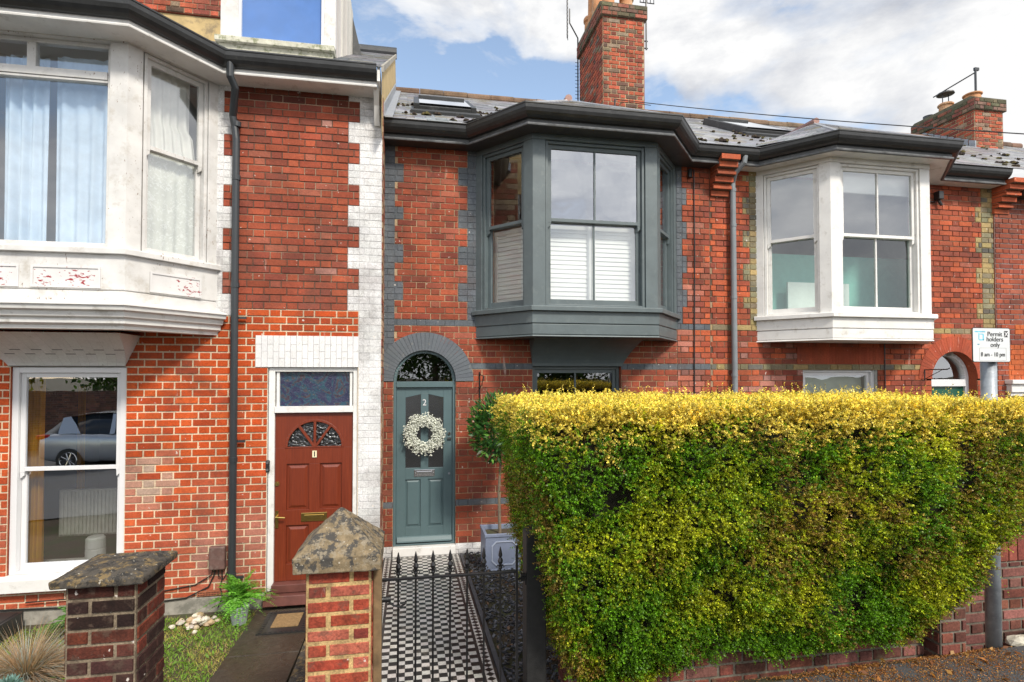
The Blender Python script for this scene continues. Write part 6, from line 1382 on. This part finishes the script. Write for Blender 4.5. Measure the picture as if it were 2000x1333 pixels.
# ================================================================== ACROSS THE ROAD (seen in the window reflections)
e = empty('boundary_wall', (-8, -9.5, -.5), 'long old brick wall across the road, reflected in the ground floor window', 'wall'); m = MB()
m.xf = None; f = face_mb((8, -9.5), (-1, 0)); brick_face(f, 0, 34, -1.0, 1.45, .075, -1.0, (), (), {'base': dict(pal=[((.20,.085,.055),.3),((.13,.06,.045),.3)], mortar=(.2,.16,.12), joint=.01)}, 0, None, .008)
f.build('brickwork', M['brick'], e, norm=False)
for i, (tx_, ty_, h_, r_, col) in enumerate(((-17, -12.5, 5.2, 2.6, (.10,.13,.02)), (-11.5, -13, 5.6, 2.8, (.05,.10,.015)), (-5.5, -12.6, 4.6, 2.3, (.20,.16,.02)), (1, -13.2, 5.6, 2.7, (.05,.10,.015)), (8, -12.8, 5.0, 2.6, (.07,.12,.02)), (14.5, -13, 5.6, 2.8, (.05,.10,.015)))):
    t = empty('tree', (tx_, ty_, -.6), ['tree with olive crown behind the far wall', 'dark green tree behind the far wall above the parked car', 'yellowing smaller tree behind the far wall', 'dark tree opposite the grey bay', 'mid green tree opposite the white bay', 'dark tree far right across the road'][i], 'tree', 'trees across the road')
    q = MB(); q.tube([(tx_, ty_, -1), (tx_+.1, ty_, 1.5), (tx_, ty_, h_*.75)], [.2, .16, .06], 8)
    for k in range(9): a = k*2.4; z_ = 1.2+k*.35; q.tube([(tx_, ty_, z_), (tx_+math.cos(a)*r_*.7, ty_+math.sin(a)*r_*.7, z_+1.0)], [.07, .02], 5)
    q.build('trunk', M['bark'], t)
    n = 5200; cl = nr.randint(0, 26, n); cc = nr.normal(size=(26, 3)); cc /= np.linalg.norm(cc, axis=1, keepdims=True); cc *= nr.uniform(.35, .85, (26, 1)); pos = cc[cl]+nr.normal(0, .17, (n, 3)); pos = pos*np.array([r_, r_, r_*.85])+np.array([tx_, ty_, h_-r_*.9])
    V = leaves_np(pos, nr.normal(size=(n, 3)), nr.uniform(.12, .26, n), nr.uniform(.08, .16, n), None); quads_mesh('crown', V, np.array(col)*nr.uniform(.5, 1.6, (n, 1)), M['leaf'], t)
def car(cx, cy, cz):
    c = empty('parked_car', (cx, cy, cz), 'silver hatchback parked across the road, reflected in the ground floor window', 'car')
    # stations from rear (x=0) to front (x=4.3): x, half width, z low, z belt, z shoulder
    S = [(0,.72,.42,.78,.90),(.06,.84,.26,.82,.98),(.35,.89,.20,.86,1.02),(1.0,.90,.19,.87,1.0),(2.2,.90,.19,.86,.98),(3.1,.90,.19,.84,.94),(3.7,.88,.20,.78,.84),(4.15,.80,.24,.66,.72),(4.3,.62,.36,.55,.60)]
    q = MB(); V = []; R_ = 10
    for x, hw, zl, zb_, zs in S:
        V += [(cx+x-2.1, cy+p, cz+z) for p, z in ((-hw*.85, zl), (-hw, zl+.10), (-hw*1.0, zb_), (-hw*.93, zs), (-hw*.4, zs+.03), (hw*.4, zs+.03), (hw*.93, zs), (hw, zb_), (hw, zl+.10), (hw*.85, zl))]
    F = [(i*R_+k, i*R_+(k+1) % R_, (i+1)*R_+(k+1) % R_, (i+1)*R_+k) for i in range(len(S)-1) for k in range(R_)]+[tuple(range(R_)), tuple(range((len(S)-1)*R_, len(S)*R_))]
    q.faces(V, F); o = q.build('body', mat_plain('silver_paint', (.52,.54,.56), .25, .02, 5, .01, metal=.5, coat=.6), c, smooth=True); s = o.modifiers.new('s', 'SUBSURF'); s.levels = s.render_levels = 2
    q = MB(); G_ = [(.12,.78,.97,.98,.70),(.55,.80,.97,1.38,.62),(1.2,.82,.97,1.46,.62),(2.2,.82,.96,1.46,.62),(2.6,.82,.95,1.38,.62),(3.3,.80,.90,.93,.72)]; V = []
    for x, hw, zl, zt_, ht in G_: V += [(cx+x-2.1, cy-hw, cz+zl), (cx+x-2.1, cy-ht, cz+zt_), (cx+x-2.1, cy, cz+zt_+.02), (cx+x-2.1, cy+ht, cz+zt_), (cx+x-2.1, cy+hw, cz+zl)]
    F = [(i*5+k, i*5+k+1, (i+1)*5+k+1, (i+1)*5+k) for i in range(5) for k in range(4)]; q.faces(V, F); o = q.build('windows', mat_plain('car_glass', (.02,.025,.03), .05, .02), c, smooth=True)
    q = MB()
    for sgn in (-1, 1):
        for pts in ([(.50,.81,.98),(1.0,.81,.98),(.72,.64,1.42),(.5,.64,1.38)], [(1.68,.825,.97),(1.80,.825,.97),(1.80,.64,1.47),(1.70,.64,1.47)], [(2.45,.64,1.42),(2.58,.64,1.39),(3.3,.80,.93),(3.2,.80,.95)]):
            q.face([(cx+x-2.1, cy+sgn*(y+.012), cz+z) for x, y, z in pts])
    V = [(cx+x-2.1, cy+y, cz+z) for x, z in ((.42,1.40),(.58,1.43),(1.2,1.495),(2.2,1.495),(2.55,1.41)) for y in (-.66,-.3,.3,.66)]; q.faces(V, [(i*4+k, i*4+k+1, (i+1)*4+k+1, (i+1)*4+k) for i in range(4) for k in range(3)]); q.build('roof', bpy.data.materials['silver_paint'], c, smooth=True)
    for sgn in (-1, 1):
        q = MB(); q.box(cx-2.1-.01, cx-2.1+.30, cy+sgn*.60-.22, cy+sgn*.60+.235 if sgn > 0 else cy-.60+.22, cz+.84, cz+.97); q.build('tail_light', mat_plain('red_lens', (.45,.01,.01), .15, .05), c, bevel=.03)
    q = MB(); q.box(cx-2.13, cx-2.10, cy-.26, cy+.26, cz+.50, cz+.61); q.build('number_plate', mat_plain('yellow_plate', (.7,.5,.05), .4), c)
    for x in (.78, 3.45):
        for sgn in (-1, 1):
            q = MB(); a, b = cy+sgn*.72, cy+sgn*.915; q.tube([(cx+x-2.1, a, cz+.31), (cx+x-2.1, b, cz+.31)], .31, 28); w_ = q.build('wheel', M['blackplastic'], c, bevel=.02)
            q = MB(); q.tube([(cx+x-2.1, b-sgn*.01, cz+.31), (cx+x-2.1, b+sgn*.004, cz+.31)], .06, 12)
            for k in range(10): an = k*.628; q.tube([(cx+x-2.1, b+sgn*.003, cz+.31), (cx+x-2.1+math.cos(an)*.2, b+sgn*.003, cz+.31+math.sin(an)*.2)], .016, 5)
            for k in range(20): an = k*.3142; a2 = an+.3142; q.tube([(cx+x-2.1+math.cos(an)*.205, b+sgn*.003, cz+.31+math.sin(an)*.205), (cx+x-2.1+math.cos(a2)*.205, b+sgn*.003, cz+.31+math.sin(a2)*.205)], .014, 5, cap=False)
            q.build('rim', M['chrome'], w_)
car(PX(80, 900, 17)+2.45, 2*D1-17+.12, rz_(-8)-.12)
# things inside the ground floor window of house 1
curtain('curtain', 'yellow_curtain', -3.80, -3.62, D1+.24, .15, 2.08, 'mustard yellow curtain at the left of the ground floor window', 5, .03)
curtain('curtain', 'yellow_curtain', -3.95, -3.86, D1+1.4, .5, 1.9, 'narrow far yellow curtain seen deep inside the ground floor room', 3, .02)
rd = empty('radiator', (-3.1, D1+1.2, .3), 'white ribbed radiator inside the ground floor window', 'radiator'); q = MB()
ra, rb_ = PX(122, 1000, D1+1.2), PX(232, 1000, D1+1.2); rz0, rz1 = PZ(170, 1045, D1+1.2), PZ(170, 955, D1+1.2); rw = (rb_-ra)/15
for i in range(15): q.box(ra+i*rw, ra+(i+.82)*rw, D1+1.15, D1+1.20, rz0+.02, rz1-.02)
q.box(ra-.02, rb_+.02, D1+1.17, D1+1.22, rz0, rz1); q.build('radiator_panel', mat_plain('radiator_white', (.75,.74,.70), .4), rd, bevel=.006)
q = MB(); q.box(-4.0, -2.6, D1+.2, D1+.7, .02, .05); tag(q.build('window_board', M['white_paint']), 'pale window board inside the ground floor window', 'window board'); q = MB(); q.lathe((PX(187, 1050, D1+.45), D1+.45, .05), [(.085, 0), (.09, .02), (.09, .16), (.086, .165), (.086, .175), (.09, .18), (.088, .27), (.07, .29)], 20); tag(q.build('bin', M['white_blind'], smooth=False), 'small white canister on the window ledge inside the ground floor room', 'canister')
# things in the upper room of house 3
q = MB(); q.box(5.30, 6.30, D+.45, D+.48, 2.98, 3.36); tag(q.build('wall_mirror', mat_plain('pale_board', (.88,.90,.88), .3, .05)), 'pale rectangular board seen through the misted lower sash of the white bay', 'board')
q = MB(); q.box(3.95, 7.55, D+.62, D+.64, 2.4, 3.80); tag(q.build('wall_panel', mat_plain('teal_paint', (.28,.62,.55), .8, .05)), 'teal painted panel behind the misted sashes of the white bay', 'wall panel')
# ================================================================== LIGHT AND SKY
SUN_AZ, SUN_EL = 156.0, 44.0     # azimuth clockwise from +Y
wd = bpy.data.worlds.new('World'); sc.world = wd; wd.use_nodes = True; nt = wd.node_tree; nt.nodes.clear()
out = nt.nodes.new('ShaderNodeOutputWorld'); bg = N(nt, 'ShaderNodeBackground', i_Strength=.10); nt.links.new(bg.outputs[0], out.inputs[0])
sky = N(nt, 'ShaderNodeTexSky', sky_type='NISHITA', sun_disc=False, sun_elevation=math.radians(SUN_EL), sun_rotation=math.radians(SUN_AZ), air_density=1.0, dust_density=.6, ozone_density=1.5)
tc = N(nt, 'ShaderNodeTexCoord'); sp = N(nt, 'ShaderNodeSeparateXYZ'); nt.links.new(tc.outputs['Generated'], sp.inputs[0])
mp = N(nt, 'ShaderNodeMapping'); mp.inputs['Scale'].default_value = (1, 1, 1.9); mp.inputs['Location'].default_value = (.35, .1, .02); nt.links.new(tc.outputs['Generated'], mp.inputs[0])
n1 = noise(nt, 3.0, 9, .52, mp.outputs[0], .25)
bx_ = N(nt, 'ShaderNodeMapRange'); nt.links.new(sp.outputs['X'], bx_.inputs[0]); bx_.inputs[1].default_value = .05; bx_.inputs[2].default_value = .42; bx_.inputs[3].default_value = -.05; bx_.inputs[4].default_value = .085
by_ = N(nt, 'ShaderNodeMapRange'); nt.links.new(sp.outputs['Y'], by_.inputs[0]); by_.inputs[1].default_value = .3; by_.inputs[2].default_value = -.3; by_.inputs[3].default_value = 0; by_.inputs[4].default_value = .16
ad = N(nt, 'ShaderNodeMath', operation='ADD'); nt.links.new(n1, ad.inputs[0]); nt.links.new(bx_.outputs[0], ad.inputs[1])
ad2 = N(nt, 'ShaderNodeMath', operation='ADD'); nt.links.new(ad.outputs[0], ad2.inputs[0]); nt.links.new(by_.outputs[0], ad2.inputs[1])
mask = ramp(nt, ad2.outputs[0], [(.49, 0.0), (.525, .65), (.59, 1.0)])
shade = ramp(nt, noise(nt, 3.1, 7, .6, mp.outputs[0], .2), [(.40, (4.3,4.5,5.0)), (.58, (7.7,7.7,7.7))])
fb = N(nt, 'ShaderNodeMapRange'); nt.links.new(sp.outputs['Y'], fb.inputs[0]); fb.inputs[1].default_value = .25; fb.inputs[2].default_value = -.35; fb.inputs[3].default_value = 1.0; fb.inputs[4].default_value = 1.9  # unseen clouds behind the camera brightened to light the facade
shade = mixc(nt, shade, fb.outputs[0], 1.0, 'MULTIPLY')
blue = mixc(nt, sky.outputs[0], (2.55, 2.25, 1.95), 1.0, 'MULTIPLY')
wm = N(nt, 'ShaderNodeMapping'); wm.inputs['Scale'].default_value = (1.2, 1, 2.6); wm.inputs['Rotation'].default_value = (0, .6, .3); nt.links.new(tc.outputs['Generated'], wm.inputs[0])
wisp = ramp(nt, noise(nt, 4.2, 9, .62, wm.outputs[0], .5), [(.50, 0.0), (.66, .55)])
blue = mixc(nt, blue, (7.2, 7.3, 7.5), wisp)
nt.links.new(mixc(nt, blue, shade, mask), bg.inputs[0])
sd = bpy.data.lights.new('sun', 'SUN'); sd.energy = 3.1; sd.angle = math.radians(9); sd.color = (1, .93, .82); so = bpy.data.objects.new('sun', sd); COL.objects.link(so)
az, el = math.radians(SUN_AZ), math.radians(SUN_EL); dv_ = Vector((math.sin(az)*math.cos(el), math.cos(az)*math.cos(el), math.sin(el))); so.rotation_euler = dv_.to_track_quat('Z', 'Y').to_euler()
sc.render.engine = 'CYCLES'; sc.view_settings.view_transform = 'Standard'; sc.view_settings.look = 'None'; sc.view_settings.exposure = .38; sc.view_settings.gamma = 1
sc.cycles.max_bounces = 8; sc.cycles.transparent_max_bounces = 16; sc.cycles.use_denoising = True
sc.render.resolution_x = 1024; sc.render.resolution_y = 682
